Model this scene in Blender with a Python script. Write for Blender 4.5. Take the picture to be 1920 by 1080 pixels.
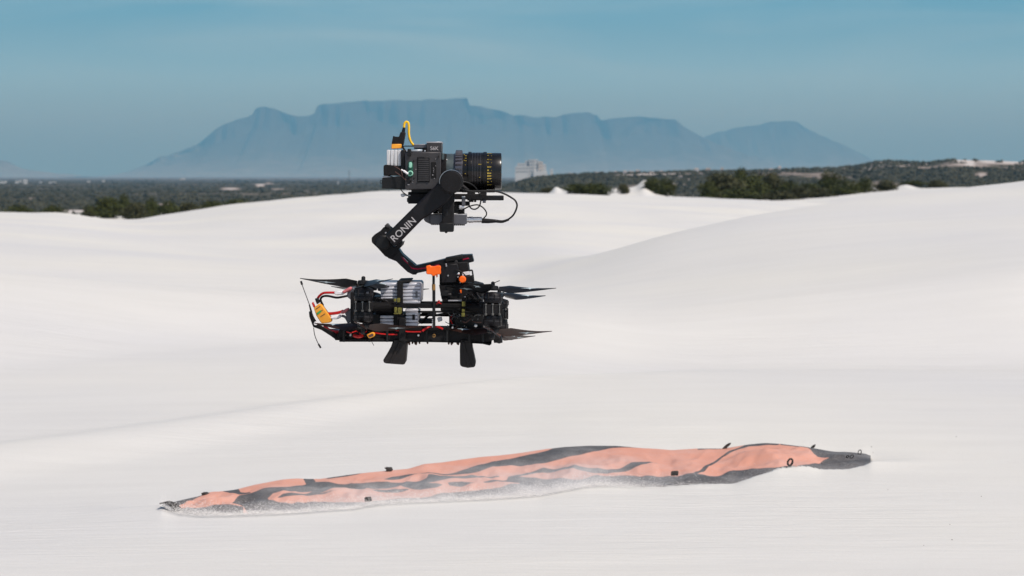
import bpy, bmesh, math, random
import numpy as np
from mathutils import Vector, Matrix
random.seed(7); rng = np.random.default_rng(7)
for o in list(bpy.data.objects): bpy.data.objects.remove(o)
scene = bpy.context.scene; COL = scene.collection
PI = math.pi; rad = math.radians

# ------------------------------------------------------------ camera
EYE = 0.8; F = 4000.0; HOR = 330.0        # eye height, focal length and horizon row in 1920-wide pixels
D0 = 3.6                                  # distance of the hovering rig
cd = bpy.data.cameras.new('camera'); cam = bpy.data.objects.new('camera', cd); COL.objects.link(cam)
cam.location = (0, 0, EYE); cam.rotation_euler = (PI / 2, 0, 0)
cd.sensor_width = 36; cd.lens = 75; cd.shift_y = -(540 - HOR) / 1920
cd.clip_start = 0.05; cd.clip_end = 250000
cd.dof.use_dof = True; cd.dof.focus_distance = D0 - 0.05; cd.dof.aperture_fstop = 16
scene.camera = cam

# ------------------------------------------------------------ sky and sun
SUN_EL, SUN_AZ = rad(52), rad(133)         # azimuth clockwise from +Y (away from the camera)
w = bpy.data.worlds.new('World'); scene.world = w; w.use_nodes = True
nt = w.node_tree; nt.nodes.clear(); L = nt.links.new; N = nt.nodes.new
out = N('ShaderNodeOutputWorld'); bg = N('ShaderNodeBackground'); bg.inputs[1].default_value = 0.1
sky = N('ShaderNodeTexSky'); sky.sky_type = 'NISHITA'; sky.sun_disc = False
sky.sun_elevation = SUN_EL; sky.sun_rotation = SUN_AZ; sky.air_density = 1.0; sky.dust_density = 1.5
tc = N('ShaderNodeTexCoord'); sx = N('ShaderNodeSeparateXYZ'); L(tc.outputs['Generated'], sx.inputs[0])
rp = N('ShaderNodeValToRGB'); L(sx.outputs[2], rp.inputs[0])
def c255(r, g, b):
    f = lambda v: ((v / 255 + .055) / 1.055) ** 2.4 if v > 10 else v / 255 / 12.92
    return (f(r), f(g), f(b), 1)
els = rp.color_ramp.elements
SKY = [(0.0, (0.19, 0.31, 0.38)), (0.014, (0.22, 0.34, 0.40)), (0.028, (0.31, 0.54, 0.70)), (0.045, (0.31, 0.60, 0.80)), (0.065, (0.20, 0.46, 0.65)), (0.085, (0.12, 0.39, 0.60)), (0.16, (0.09, 0.30, 0.50))]
els[0].position = SKY[0][0]; els[1].position = SKY[-1][0]
for p, c in SKY[1:-1]: els.new(p)
for e, (p, c) in zip(rp.color_ramp.elements, SKY): e.position = p; e.color = (*c, 1)
# thin wisps of high cloud
mp = N('ShaderNodeMapping'); mp.inputs['Scale'].default_value = (4, 4, 30); mp.inputs['Rotation'].default_value = (0, rad(5), 0)
L(tc.outputs['Generated'], mp.inputs[0])
nz = N('ShaderNodeTexNoise'); nz.inputs['Scale'].default_value = 1.6; nz.inputs['Detail'].default_value = 5; nz.inputs['Distortion'].default_value = .6
L(mp.outputs[0], nz.inputs[0])
cr = N('ShaderNodeMapRange'); cr.inputs[1].default_value = .44; cr.inputs[2].default_value = .74; L(nz.outputs[0], cr.inputs[0])
fade = N('ShaderNodeMapRange'); fade.inputs[1].default_value = .01; fade.inputs[2].default_value = .06; L(sx.outputs[2], fade.inputs[0])
cm = N('ShaderNodeMath'); cm.operation = 'MULTIPLY'; L(cr.outputs[0], cm.inputs[0]); L(fade.outputs[0], cm.inputs[1])
cm2 = N('ShaderNodeMath'); cm2.operation = 'MULTIPLY'; cm2.inputs[1].default_value = .4; L(cm.outputs[0], cm2.inputs[0])
cmx = N('ShaderNodeMix'); cmx.data_type = 'RGBA'; L(cm2.outputs[0], cmx.inputs[0]); L(rp.outputs[0], cmx.inputs[6]); cmx.inputs[7].default_value = (.45, .66, .78, 1)
tens = N('ShaderNodeVectorMath'); tens.operation = 'SCALE'; tens.inputs['Scale'].default_value = 10; L(cmx.outputs[2], tens.inputs[0])
hi = N('ShaderNodeMapRange'); hi.inputs[1].default_value = .10; hi.inputs[2].default_value = .40; L(sx.outputs[2], hi.inputs[0])
mx = N('ShaderNodeMix'); mx.data_type = 'RGBA'; L(hi.outputs[0], mx.inputs[0]); L(tens.outputs[0], mx.inputs[6]); L(sky.outputs[0], mx.inputs[7])
L(mx.outputs[2], bg.inputs[0]); L(bg.outputs[0], out.inputs[0])

sd = bpy.data.lights.new('sun', 'SUN'); sd.energy = 4.3; sd.angle = rad(.5); sd.color = (1, .94, .86)
sun = bpy.data.objects.new('sun', sd); COL.objects.link(sun); sun.location = (20, -20, 40)
sdir = Vector((math.sin(SUN_AZ) * math.cos(SUN_EL), math.cos(SUN_AZ) * math.cos(SUN_EL), math.sin(SUN_EL)))
sun.rotation_euler = sdir.to_track_quat('Z', 'Y').to_euler()
vs = scene.view_settings; vs.view_transform = 'Standard'; vs.look = 'None'; vs.gamma = 1; vs.exposure = 0.0; vs.use_curve_mapping = False
scene.render.engine = 'CYCLES'
scene.cycles.volume_bounces = 1; scene.cycles.max_bounces = 8; scene.cycles.diffuse_bounces = 4

# ------------------------------------------------------------ materials
def newmat(name):
    m = bpy.data.materials.new(name); m.use_nodes = True
    b = m.node_tree.nodes['Principled BSDF']; return m, m.node_tree, b
def pm(name, col, rough=.5, metal=0, var=.25, scale=60, bump=.0, spec=.3, coat=0, bscale=None):
    m, t, b = newmat(name)
    b.inputs['Roughness'].default_value = rough; b.inputs['Metallic'].default_value = metal
    b.inputs['Specular IOR Level'].default_value = spec; b.inputs['Coat Weight'].default_value = coat
    n = t.nodes.new('ShaderNodeTexNoise'); n.inputs['Scale'].default_value = scale; n.inputs['Detail'].default_value = 4
    co = t.nodes.new('ShaderNodeTexCoord'); t.links.new(co.outputs['Object'], n.inputs[0])
    r = t.nodes.new('ShaderNodeMapRange'); r.inputs[1].default_value = .3; r.inputs[2].default_value = .7
    r.inputs[3].default_value = 1 - var; r.inputs[4].default_value = 1 + var; t.links.new(n.outputs[0], r.inputs[0])
    v = t.nodes.new('ShaderNodeVectorMath'); v.operation = 'SCALE'; v.inputs[0].default_value = col[:3]; t.links.new(r.outputs[0], v.inputs['Scale'])
    t.links.new(v.outputs[0], b.inputs['Base Color'])
    r2 = t.nodes.new('ShaderNodeMapRange'); r2.inputs[3].default_value = max(.05, rough - .1); r2.inputs[4].default_value = min(1, rough + .12); t.links.new(n.outputs[0], r2.inputs[0])
    t.links.new(r2.outputs[0], b.inputs['Roughness'])
    if bump:
        n2 = t.nodes.new('ShaderNodeTexNoise'); n2.inputs['Scale'].default_value = bscale or scale * 6; n2.inputs['Detail'].default_value = 3
        t.links.new(co.outputs['Object'], n2.inputs[0])
        bp = t.nodes.new('ShaderNodeBump'); bp.inputs['Strength'].default_value = bump; bp.inputs['Distance'].default_value = .001
        t.links.new(n2.outputs[0], bp.inputs['Height']); t.links.new(bp.outputs[0], b.inputs['Normal'])
    return m
M = dict(
 black=pm('black_plastic', (.006, .006, .007), .5, bump=.2),
 matte=pm('matte_black', (.0075, .007, .008), .65, bump=.3, spec=.22),
 arm=pm('anodised_black_aluminium', (.009, .008, .010), .42, .2, bump=.15),
 carbon=pm('carbon_fibre', (.006, .0055, .006), .6, 0, .5, 300, .2, spec=.15),
 grey=pm('dark_grey_metal', (.050, .047, .050), .42, .3, .15, bump=.1),
 bolt=pm('dull_bolt_steel', (.16, .155, .15), .45, .6, .2), box=pm('mid_grey_metal', (.11, .11, .125), .4, .4, .15),
 teal=pm('teal_grey_metal', (.078, .10, .106), .35, .5),
 silver=pm('silver_metal', (.62, .62, .64), .28, .9, .1),
 steel=pm('light_steel', (.45, .44, .46), .35, .6, .1),
 cell=pm('battery_foil', (.50, .50, .55), .42, .25, .12, 90, .3),
 cellc=pm('pale_battery_case', (.55, .55, .57), .45, .1, .08, 90),
 bronze=pm('bronze_joint', (.30, .16, .05), .4, .4), amber=pm('amber_plastic', (.78, .33, .035), .35, 0, .1),
 yellow=pm('yellow_rubber', (.80, .48, .02), .4, 0, .08),
 orange=pm('orange_plastic', (.90, .13, .008), .4, 0, .08),
 red=pm('red_silicone', (.45, .012, .012), .35, 0, .2),
 crimson=pm('crimson_trim', (.30, .006, .035), .4, .3, .25),
 white=pm('white_sleeve', (.74, .72, .74), .45, 0, .08),
 pink=pm('red_and_white_label', (.55, .16, .17), .4, 0, .3, 200),
 green=pm('pale_green_plastic', (.27, .55, .43), .35, 0, .08),
 dgreen=pm('dark_green_rim', (.015, .08, .055), .4, 0, .1),
 gstrip=pm('green_label', (.03, .30, .08), .5, 0, .1),
 print=pm('white_print', (.40, .38, .39), .6, 0, .05),
 yprint=pm('yellow_print', (.42, .30, .05), .5, 0, .1),
 lens=pm('lens_black', (.007, .0065, .007), .26, .1, .15, 40, spec=.45),
 lensring=pm('satin_lens_ring', (.16, .15, .165), .26, .8, .12),
 glass=pm('coated_glass', (.01, .015, .03), .05, 0, .05, spec=1),
 webbing=pm('olive_webbing', (.13, .12, .025), .7, 0, .3, 400, .3),
 blade_bounce=pm('propeller_plastic_red_bounce', (.030, .013, .010), .4, 0, .3, spec=.25), blade=pm('dark_propeller_plastic', (.009, .010, .012), .36, 0, .3, spec=.28),  # lower blades: reddish bounce from below painted into the plastic colour
 brown=pm('brown_rubber', (.09, .045, .038), .6),
 leg=pm('dark_printed_plastic', (.013, .010, .010), .55, 0, .15, 200, .3),
 bark=pm('grey_bark', (.09, .07, .055), .9, 0, .3, 8),
)

# ------------------------------------------------------------ mesh helpers
def PX(px, py, y=0.0):
    Y = D0 + y; return Vector(((px - 960) * Y / F, Y, EYE - (py - HOR) * Y / F))
SC = D0 / F                                # metres per photo pixel at the rig
class B:
    def __init__(s): s.bm = bmesh.new()
    def prism(s, poly, y, d, bev=.0008):
        """outline in photo pixels at the rig's distance, front face at y, thickness d"""
        pts = [PX(px, py, y) for px, py in poly]
        t = bmesh.new(); v0 = [t.verts.new(p) for p in pts]; v1 = [t.verts.new(p + Vector((0, d, 0))) for p in pts]
        n = len(pts); t.faces.new(v0); t.faces.new(v1[::-1])
        for i in range(n): t.faces.new((v0[(i + 1) % n], v0[i], v1[i], v1[(i + 1) % n]))
        bmesh.ops.recalc_face_normals(t, faces=t.faces)
        if bev: bmesh.ops.bevel(t, geom=[e for e in t.edges if len(e.link_faces) == 2 and e.calc_face_angle(0) > .5], offset=bev, segments=1, affect='EDGES', clamp_overlap=True)
        s.add(t); return s
    def rect(s, x0, y0, x1, y1, y, d, bev=.0008): return s.prism([(x0, y0), (x1, y0), (x1, y1), (x0, y1)], y, d, bev)
    def add(s, t):
        me = bpy.data.meshes.new('t'); t.to_mesh(me); t.free(); s.bm.from_mesh(me); bpy.data.meshes.remove(me); return s
    def tube(s, pts, r, n=8, cap=True, smooth=3):
        P = [Vector(p) for p in pts]
        if smooth and len(P) > 2:
            Q = []
            for i in range(len(P) - 1):
                a = P[max(i - 1, 0)]; b = P[i]; c = P[i + 1]; d = P[min(i + 2, len(P) - 1)]
                for k in range(smooth):
                    t = k / smooth
                    Q.append(.5 * ((2 * b) + (c - a) * t + (2 * a - 5 * b + 4 * c - d) * t * t + (3 * b - a - 3 * c + d) * t ** 3))
            Q.append(P[-1]); P = Q
        R = r if hasattr(r, '__len__') else [r, r]
        rings = []; up = None
        for i, p in enumerate(P):
            tg = (P[min(i + 1, len(P) - 1)] - P[max(i - 1, 0)]).normalized()
            if up is None: up = tg.orthogonal().normalized()
            up = (up - tg * up.dot(tg)); up = up.normalized() if up.length > 1e-6 else tg.orthogonal().normalized()
            sd_ = tg.cross(up); f = i / max(1, len(P) - 1) * (len(R) - 1); k = min(int(f), len(R) - 2); rr = R[k] + (R[k + 1] - R[k]) * (f - k)
            rings.append([s.bm.verts.new(p + (up * math.cos(a) + sd_ * math.sin(a)) * rr) for a in [2 * PI * j / n for j in range(n)]])
        for a, b in zip(rings, rings[1:]):
            for j in range(n): s.bm.faces.new((a[j], a[(j + 1) % n], b[(j + 1) % n], b[j]))
        if cap: s.bm.faces.new(rings[0][::-1]); s.bm.faces.new(rings[-1])
        return s
    def lathe(s, base, axis, prof, n=40):
        """prof: (distance along axis, radius) in metres"""
        axis = Vector(axis).normalized(); u = axis.orthogonal().normalized(); v = axis.cross(u); base = Vector(base)
        rings = []
        for h, r in prof:
            r = max(r, 1e-5)
            rings.append([s.bm.verts.new(base + axis * h + (u * math.cos(a) + v * math.sin(a)) * r) for a in [2 * PI * j / n for j in range(n)]])
        for a, b in zip(rings, rings[1:]):
            for j in range(n): s.bm.faces.new((a[j], a[(j + 1) % n], b[(j + 1) % n], b[j]))
        s.bm.faces.new(rings[0][::-1]); s.bm.faces.new(rings[-1]); return s
    def box(s, c, size, rot=None, bev=0):
        t = bmesh.new(); bmesh.ops.create_cube(t, size=1)
        bmesh.ops.scale(t, verts=t.verts, vec=size)
        if bev: bmesh.ops.bevel(t, geom=t.edges[:], offset=bev, segments=1, affect='EDGES')
        if rot is not None: bmesh.ops.transform(t, matrix=rot.to_4x4(), verts=t.verts)
        bmesh.ops.translate(t, verts=t.verts, vec=c); return s.add(t)
    def build(s, name, mat, parent=None, smooth=True, recalc=True):
        bm = s.bm
        if recalc: bmesh.ops.recalc_face_normals(bm, faces=bm.faces)
        if smooth:
            for f in bm.faces: f.smooth = True
            for e in bm.edges:
                if len(e.link_faces) == 2 and e.calc_face_angle(0) > rad(38): e.smooth = False
        if parent is not None:
            r = parent
            while r.parent: r = r.parent
            bmesh.ops.translate(bm, verts=bm.verts, vec=-r.location)
        me = bpy.data.meshes.new(name); bm.to_mesh(me); bm.free(); me.materials.append(M[mat] if isinstance(mat, str) else mat)
        o = bpy.data.objects.new(name, me); COL.objects.link(o); o.parent = parent; return o
def tag(o, label, cat, group=None):
    o['label'] = label; o['category'] = cat
    if group: o['group'] = group
    return o
def thing(name, loc, label, cat, group=None):
    o = bpy.data.objects.new(name, None); COL.objects.link(o); o.location = loc; o.empty_display_size = .1
    return tag(o, label, cat, group)
def npmesh(name, V, Fc, mat, attrs=None, smooth=True, parent=None):
    me = bpy.data.meshes.new(name); V = np.asarray(V, np.float32); Fc = np.asarray(Fc, np.int32); k = Fc.shape[1]
    me.vertices.add(len(V)); me.vertices.foreach_set('co', V.ravel()); me.loops.add(Fc.size); me.loops.foreach_set('vertex_index', Fc.ravel())
    me.polygons.add(len(Fc)); me.polygons.foreach_set('loop_start', np.arange(0, Fc.size, k, dtype=np.int32)); me.polygons.foreach_set('loop_total', np.full(len(Fc), k, np.int32))
    me.polygons.foreach_set('use_smooth', np.full(len(Fc), smooth)); me.update()
    for an, av in (attrs or {}).items():
        at = me.attributes.new(an, 'FLOAT', 'POINT'); at.data.foreach_set('value', np.asarray(av, np.float32).ravel())
    me.materials.append(mat); o = bpy.data.objects.new(name, me); COL.objects.link(o); o.parent = parent; return o
def vnoise(x, y, seed=0):
    """smooth value noise, any arrays, about -1..1"""
    xi = np.floor(x).astype(np.int64); yi = np.floor(y).astype(np.int64); fx = x - xi; fy = y - yi
    fx = fx * fx * (3 - 2 * fx); fy = fy * fy * (3 - 2 * fy)
    def h(a, b):
        n = (a * 374761393 + b * 668265263 + seed * 1442695041) & 0xFFFFFFFF; n = ((n ^ (n >> 13)) * 1274126177) & 0xFFFFFFFF
        return ((n ^ (n >> 16)) & 0xFFFF) / 32767.5 - 1
    return (h(xi, yi) * (1 - fx) + h(xi + 1, yi) * fx) * (1 - fy) + (h(xi, yi + 1) * (1 - fx) + h(xi + 1, yi + 1) * fx) * fy
def fbm(x, y, seed=0, o=4): return sum(vnoise(x * 2 ** i, y * 2 ** i, seed + i) / 2 ** i for i in range(o)) / 1.8
def sst(a, b, x): t = np.clip((x - a) / (b - a), 0, 1); return t * t * (3 - 2 * t)
def text_mesh(s, name, mat, parent, origin, xdir, zdir, size, bold=0.0):
    c = bpy.data.curves.new(name, 'FONT'); c.body = s; c.size = size; c.extrude = .0002; c.offset = bold
    to = bpy.data.objects.new('t', c); COL.objects.link(to); bpy.context.view_layer.update()
    me = bpy.data.meshes.new_from_object(to.evaluated_get(bpy.context.evaluated_depsgraph_get())); bpy.data.objects.remove(to)
    X = Vector(xdir).normalized(); Z = Vector(zdir).normalized(); Nn = X.cross(Z)
    R = Matrix((X, Z, Nn)).transposed().to_4x4(); R.translation = Vector(origin)
    r = parent
    while r.parent: r = r.parent
    me.transform(Matrix.Translation(-r.location) @ R); me.materials.clear(); me.materials.append(M[mat]); me.name = name
    o = bpy.data.objects.new(name, me); COL.objects.link(o); o.parent = parent; return o
# ------------------------------------------------------------ outline of the landing mat (shared by sand and mat)
MT = np.array([(306,943),(319,943),(335,939),(378,929),(388,924),(399,921.6),(413,922),(434,919),(442,918),(477,909),(530,899),(557,897),(576,898),(600,898),(635,893),(671,888),(706,884.5),(766,879),(795,870),(830,867),(866,861.5),(900,857),(936,854),(971,850),(1024,842),(1059,838),(1104,835.6),(1157,836),(1201,840),(1236,842),(1260,844),(1308,841),(1356,841),(1406,833),(1435,830.5),(1461,832),(1511,838),(1564,848),(1607,849),(1624,850.5),(1632,855)], float)
MBt = np.array([(306,947),(312,953),(335,961),(371,965),(424,964),(495,962),(566,959),(618,954.5),(662,952),(706,944),(777,939.5),(848,937),(936,933),(1015,928),(1059,919),(1095,911),(1130,909.5),(1157,909.5),(1174,912),(1236,913),(1308,907),(1368,907),(1377,907),(1406,896),(1440,884.5),(1459,877),(1497,872.5),(1519,874),(1540,880),(1588,880),(1622,872),(1632,866)], float)
def gs(tab, u, sg):
    uu = np.arange(150, 1800, 5.0); v = np.interp(uu, tab[:, 0], tab[:, 1]); k = np.exp(-.5 * (np.arange(-60, 61) * 5 / sg) ** 2); k /= k.sum()
    return np.interp(u, uu, np.convolve(np.pad(v, 60, 'edge'), k, 'valid'))
mT = lambda u: gs(MT, u, 3.5)
mB = lambda u: gs(MBt, u, 3.5)
def mYf(u): return 3200 / (gs(MBt, u, 70) - HOR)
def mYb(u): return np.maximum(3200 / (gs(MT, u, 70) - HOR), mYf(u) + .10)
zpy = lambda py, Y: EYE - (py - HOR) / F * Y

# ------------------------------------------------------------ terrain
def Tg(u, p, sg):
    x = [a for a, b in p]; y = [b for a, b in p]; o = np.linspace(-2.6, 2.6, 27); k = np.exp(-.5 * o * o); k /= k.sum()
    return sum(w_ * np.interp(np.asarray(u) + q * sg, x, y) for q, w_ in zip(o, k))
T = lambda u, *p: Tg(u, p, 75)
RIDGE = [(960,530),(1100,490),(1250,440),(1400,405),(1540,383),(1700,363),(1920,338),(2300,300),(3100,290)]
CREST = [(-1200,380),(0,398),(120,401),(175,409),(215,413),(260,411),(330,403),(450,383),(560,370),(700,360),(850,357),(950,360),(1100,366),(1300,371),(1400,374),(1540,383),(3100,400)]
RTOP = [(860,366),(940,345),(1000,331),(1050,325),(1120,322),(1200,320),(1300,317),(1400,316),(1500,313),(1560,312),(1610,308),(1650,299),(1700,301),(1740,303),(1790,296),(1850,297),(1920,300),(2100,292),(3100,300)]
def knots(u):
    """(Y, z) knots of the sand surface along one bearing u"""
    K = [(.2, 0 * u), (4.0, 0 * u)]
    YA = T(u, (-300, 6.0), (0, 6.35), (300, 6.8), (600, 7.5), (960, 8.6), (1300, 9.45), (1920, 9.6)); zA = zpy(Tg(u, [(-300, 870), (0, 836), (300, 797), (600, 752), (960, 708), (1300, 693), (1920, 694)], 50), YA)
    K.append((YA - .55, T(u, (0, -.035), (700, -.02), (1100, -.02), (1900, -.045)))); K.append((YA, zA))
    K.append((YA + .45, zA - T(u, (0, .035), (600, .03), (1000, .05), (1300, .06))))
    YB = T(u, (-300, 8.3), (0, 9.0), (250, 9.8), (500, 10.5), (700, 10.6), (1000, 9.8), (1300, 10.35)); K.append((YB, T(u, (0, -.035), (250, -.03), (500, -.022), (700, -.02), (1000, -.05), (1300, -.13))))
    YE = 12.0; K.append((YE + 0 * u, zpy(Tg(u, [(-400, 490), (0, 512), (250, 532), (500, 548), (700, 553), (900, 560), (1000, 575), (1200, 580), (1500, 550), (1920, 500)], 45), YE)))
    K.append((14.3 + 0 * u, zpy(T(u, (-400, 490), (0, 512), (250, 532), (500, 548), (700, 553), (900, 556), (1000, 553), (1200, 520), (1500, 475), (1920, 440)), 14.3) - T(u, (0, .14), (500, .10), (800, .0))))
    YR = T(u, (0, 19), (960, 17), (1250, 18), (1540, 20), (1920, 24), (3100, 28))
    zR = zpy(Tg(u, [(-400, 460), (0, 470), (500, 505), (900, 531)] + RIDGE, 22), YR)
    K.append((YR, zR)); dr = T(u, (930, 0), (1040, .07), (1200, .45), (1920, 1.6))
    K.append((YR + T(u, (960, 10), (1200, 7)), zR - dr + T(u, (0, -.04), (400, -.22), (700, -.2), (960, 0))))
    YC = T(u, (0, 46), (400, 58), (960, 68)); zC = zpy(Tg(u, CREST, 9), YC)
    K.append((YC, zC)); K.append((YC + 25, zC - .9))
    K.append((200 + 0 * u, zpy(T(u, (-1200, 420), (0, 405), (200, 416), (330, 410), (500, 392), (700, 372), (1000, 366), (1130, 366), (1300, 374), (1450, 378), (1560, 372), (1640, 362), (1760, 352), (2200, 350), (3100, 360)), 200)))
    K.append((240 + 0 * u, zpy(T(u, (-1200, 420), (0, 410), (400, 412), (1000, 368), (1450, 372), (1760, 352), (3100, 360)), 240)))
    K.append((330 + 0 * u, T(u, (-1200, -7), (900, -6.5), (1500, -5), (3100, -5))))
    K.append((520 + 0 * u, -11 + 0 * u)); K.append((780 + 0 * u, -13 + 0 * u)); K.append((60000 + 0 * u, -13.5 + 0 * u))
    return K
def pchip(X, Y, x):
    h = np.diff(X); d = np.diff(Y) / h; m = np.zeros_like(Y); w1 = 2 * h[1:] + h[:-1]; w2 = h[1:] + 2 * h[:-1]
    ok = d[1:] * d[:-1] > 0
    m[1:-1] = np.where(ok, (w1 + w2) / np.where(ok, w1 / np.where(ok, d[:-1], 1) + w2 / np.where(ok, d[1:], 1), 1), 0); m[0] = d[0]; m[-1] = d[-1]
    k = np.clip(np.searchsorted(X, x) - 1, 0, len(X) - 2); t = (x - X[k]) / h[k]
    return (2*t**3-3*t*t+1)*Y[k] + (t**3-2*t*t+t)*h[k]*m[k] + (-2*t**3+3*t*t)*Y[k+1] + (t**3-t*t)*h[k]*m[k+1]
HUMM = [(1072,350,22,202),(1042,355,9,200),(1150,355,14,205),(1182,352,20,205),(1209,343,15,205),(1236,352,20,206),(1345,374,30,200),(1550,356,50,225),(1600,346,30,230),(1655,352,26,225),(1700,347,20,225),(205,404,40,195),(150,400,24,210),(300,399,22,210)]
def hcol(u, Yv):
    """terrain height for one bearing u (photo column) at distances Yv"""
    K = knots(np.array(float(u))); X = np.array([float(k[0]) for k in K]); Z = np.array([float(k[1]) for k in K])
    for i in range(1, len(X)): X[i] = max(X[i], X[i - 1] + .3)
    z = pchip(X, Z, Yv)
    rt = np.interp(u, [a for a, b in RTOP], [b for a, b in RTOP]); hR = (HOR - rt - 4.5) / F * 1800 + EYE + 13
    if hR > 0: z = z + hR * sst(700, 1800, Yv) * (1 - sst(2050, 3200, Yv))
    for hu, hp, hw, hy in HUMM:
        if abs(u - hu) < hw * 3.2:
            zb = np.interp(hy, Yv, z) if len(Yv) > 3 else 0
            zb = float(pchip(X, Z, np.array([float(hy)]))[0]); top = zpy(hp, hy) - zb
            z = z + max(top, 0) * math.exp(-.5 * ((u - hu) / hw) ** 2 * 2) * np.exp(-.5 * ((Yv - hy) / 7) ** 2)
    return z
def undul(X, Y):
    r = np.hypot(X, Y)
    a = .0025 * sst(2, 5, r) + .05 * sst(11, 60, r); z = a * fbm(X * .55 + 3, Y * .45, 3, 3) * (1 - sst(250, 330, r))
    z += .0016 * fbm(X * 5, Y * 9, 9, 3) * (1 - sst(9, 15, r))
    z += .25 * fbm(X * .07, Y * .07, 21, 4) * sst(110, 170, r) * (1 - sst(300, 400, r))
    z += 1.3 * fbm(X * .006, Y * .006, 31, 4) * sst(500, 1000, r) * (1 - sst(9000, 20000, r))
    return z
def matfit(u, Y, z):
    """sand dips under the mat and meets its front edge"""
    f = sst(305, 316, u) * (1 - sst(1622, 1632, u)); ff = sst(120, 306, u) * (1 - sst(1631, 1800, u))
    yf, yb = mYf(u), mYb(u); zf = zpy(mB(u), yf) + .001; zt = zpy(mT(u), yb) - .012 * ff
    t = np.clip((Y - yf) / (yb - yf), 0, 1)
    s = np.where(Y < yf, z + (zf - z) * np.exp(-np.clip(yf - Y, 0, 9) / .10), np.where(Y > yb, z + (zt - z) * np.exp(-np.clip(Y - yb, 0, 9) / .11), zf + (zt - zf) * t))
    s = z + (s - z) * ff
    return s - .05 * f * np.where((Y > yf) & (Y < yb + .01), 1, 0)
azA = np.concatenate([np.linspace(-180, -30, 36)[:-1], np.linspace(-30, -14.2, 24)[:-1], np.degrees(np.arctan((np.linspace(-60, 1980, 560) - 960) / F)), np.linspace(14.2, 30, 24)[1:], np.linspace(30, 180, 36)[1:]])
rS = np.concatenate([np.geomspace(.15, 4, 26)[:-1], np.linspace(4, 7.0, 240)[:-1], np.linspace(7.0, 12, 120)[:-1], np.geomspace(12, 100, 170)[:-1], np.linspace(100, 300, 130)])
rP = 1 / np.linspace(1 / 300, 1 / 47000, 260)
def sheet(rr):
    az = np.radians(azA); ca = np.clip(az, -rad(30), rad(30)); U = 960 + F * np.tan(ca); Us = np.clip(U, -1200, 3100)
    Z = np.zeros((len(az), len(rr)))
    zl = hcol(-1200, rr * math.cos(rad(28))); zr = hcol(3100, rr * math.cos(rad(28))); zm = (zl + zr) / 2
    for i, a in enumerate(az):
        Yv = rr * math.cos(ca[i]); z = hcol(Us[i], Yv)
        b = float(sst(rad(30), rad(150), abs(a))); Z[i] = z * (1 - b) + zm * b
    # soften the dunes along the bearing so that no crease shows between neighbouring columns
    k = np.exp(-.5 * (np.arange(-24, 25) / 8.) ** 2); k /= k.sum(); i0, i1 = 60, len(az) - 60
    ys = rr * 1.0; wy = sst(4.5, 6.5, ys) * (1 - sst(38, 58, ys)); Zp = np.stack([np.convolve(Z[i0 - 24:i1 + 24, j], k, 'valid') for j in range(len(rr))], 1)
    Z[i0:i1] = Z[i0:i1] * (1 - wy) + Zp * wy
    X = np.sin(az)[:, None] * rr; Y = np.cos(az)[:, None] * rr
    Z = Z + undul(X, Y)
    m = (np.abs(az)[:, None] < rad(20)) & (Y > 4) & (Y < 8)
    Uf = np.where(Y > .1, 960 + F * X / np.maximum(Y, .1), 0)
    Z[m] = matfit(Uf[m], Y[m], Z[m])
    return X, Y, Z
def gridfaces(a, b):
    i = np.arange(a - 1)[:, None] * b + np.arange(b - 1)[None]; i = i.ravel(); return np.stack([i, i + b, i + b + 1, i + 1], 1)

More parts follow.
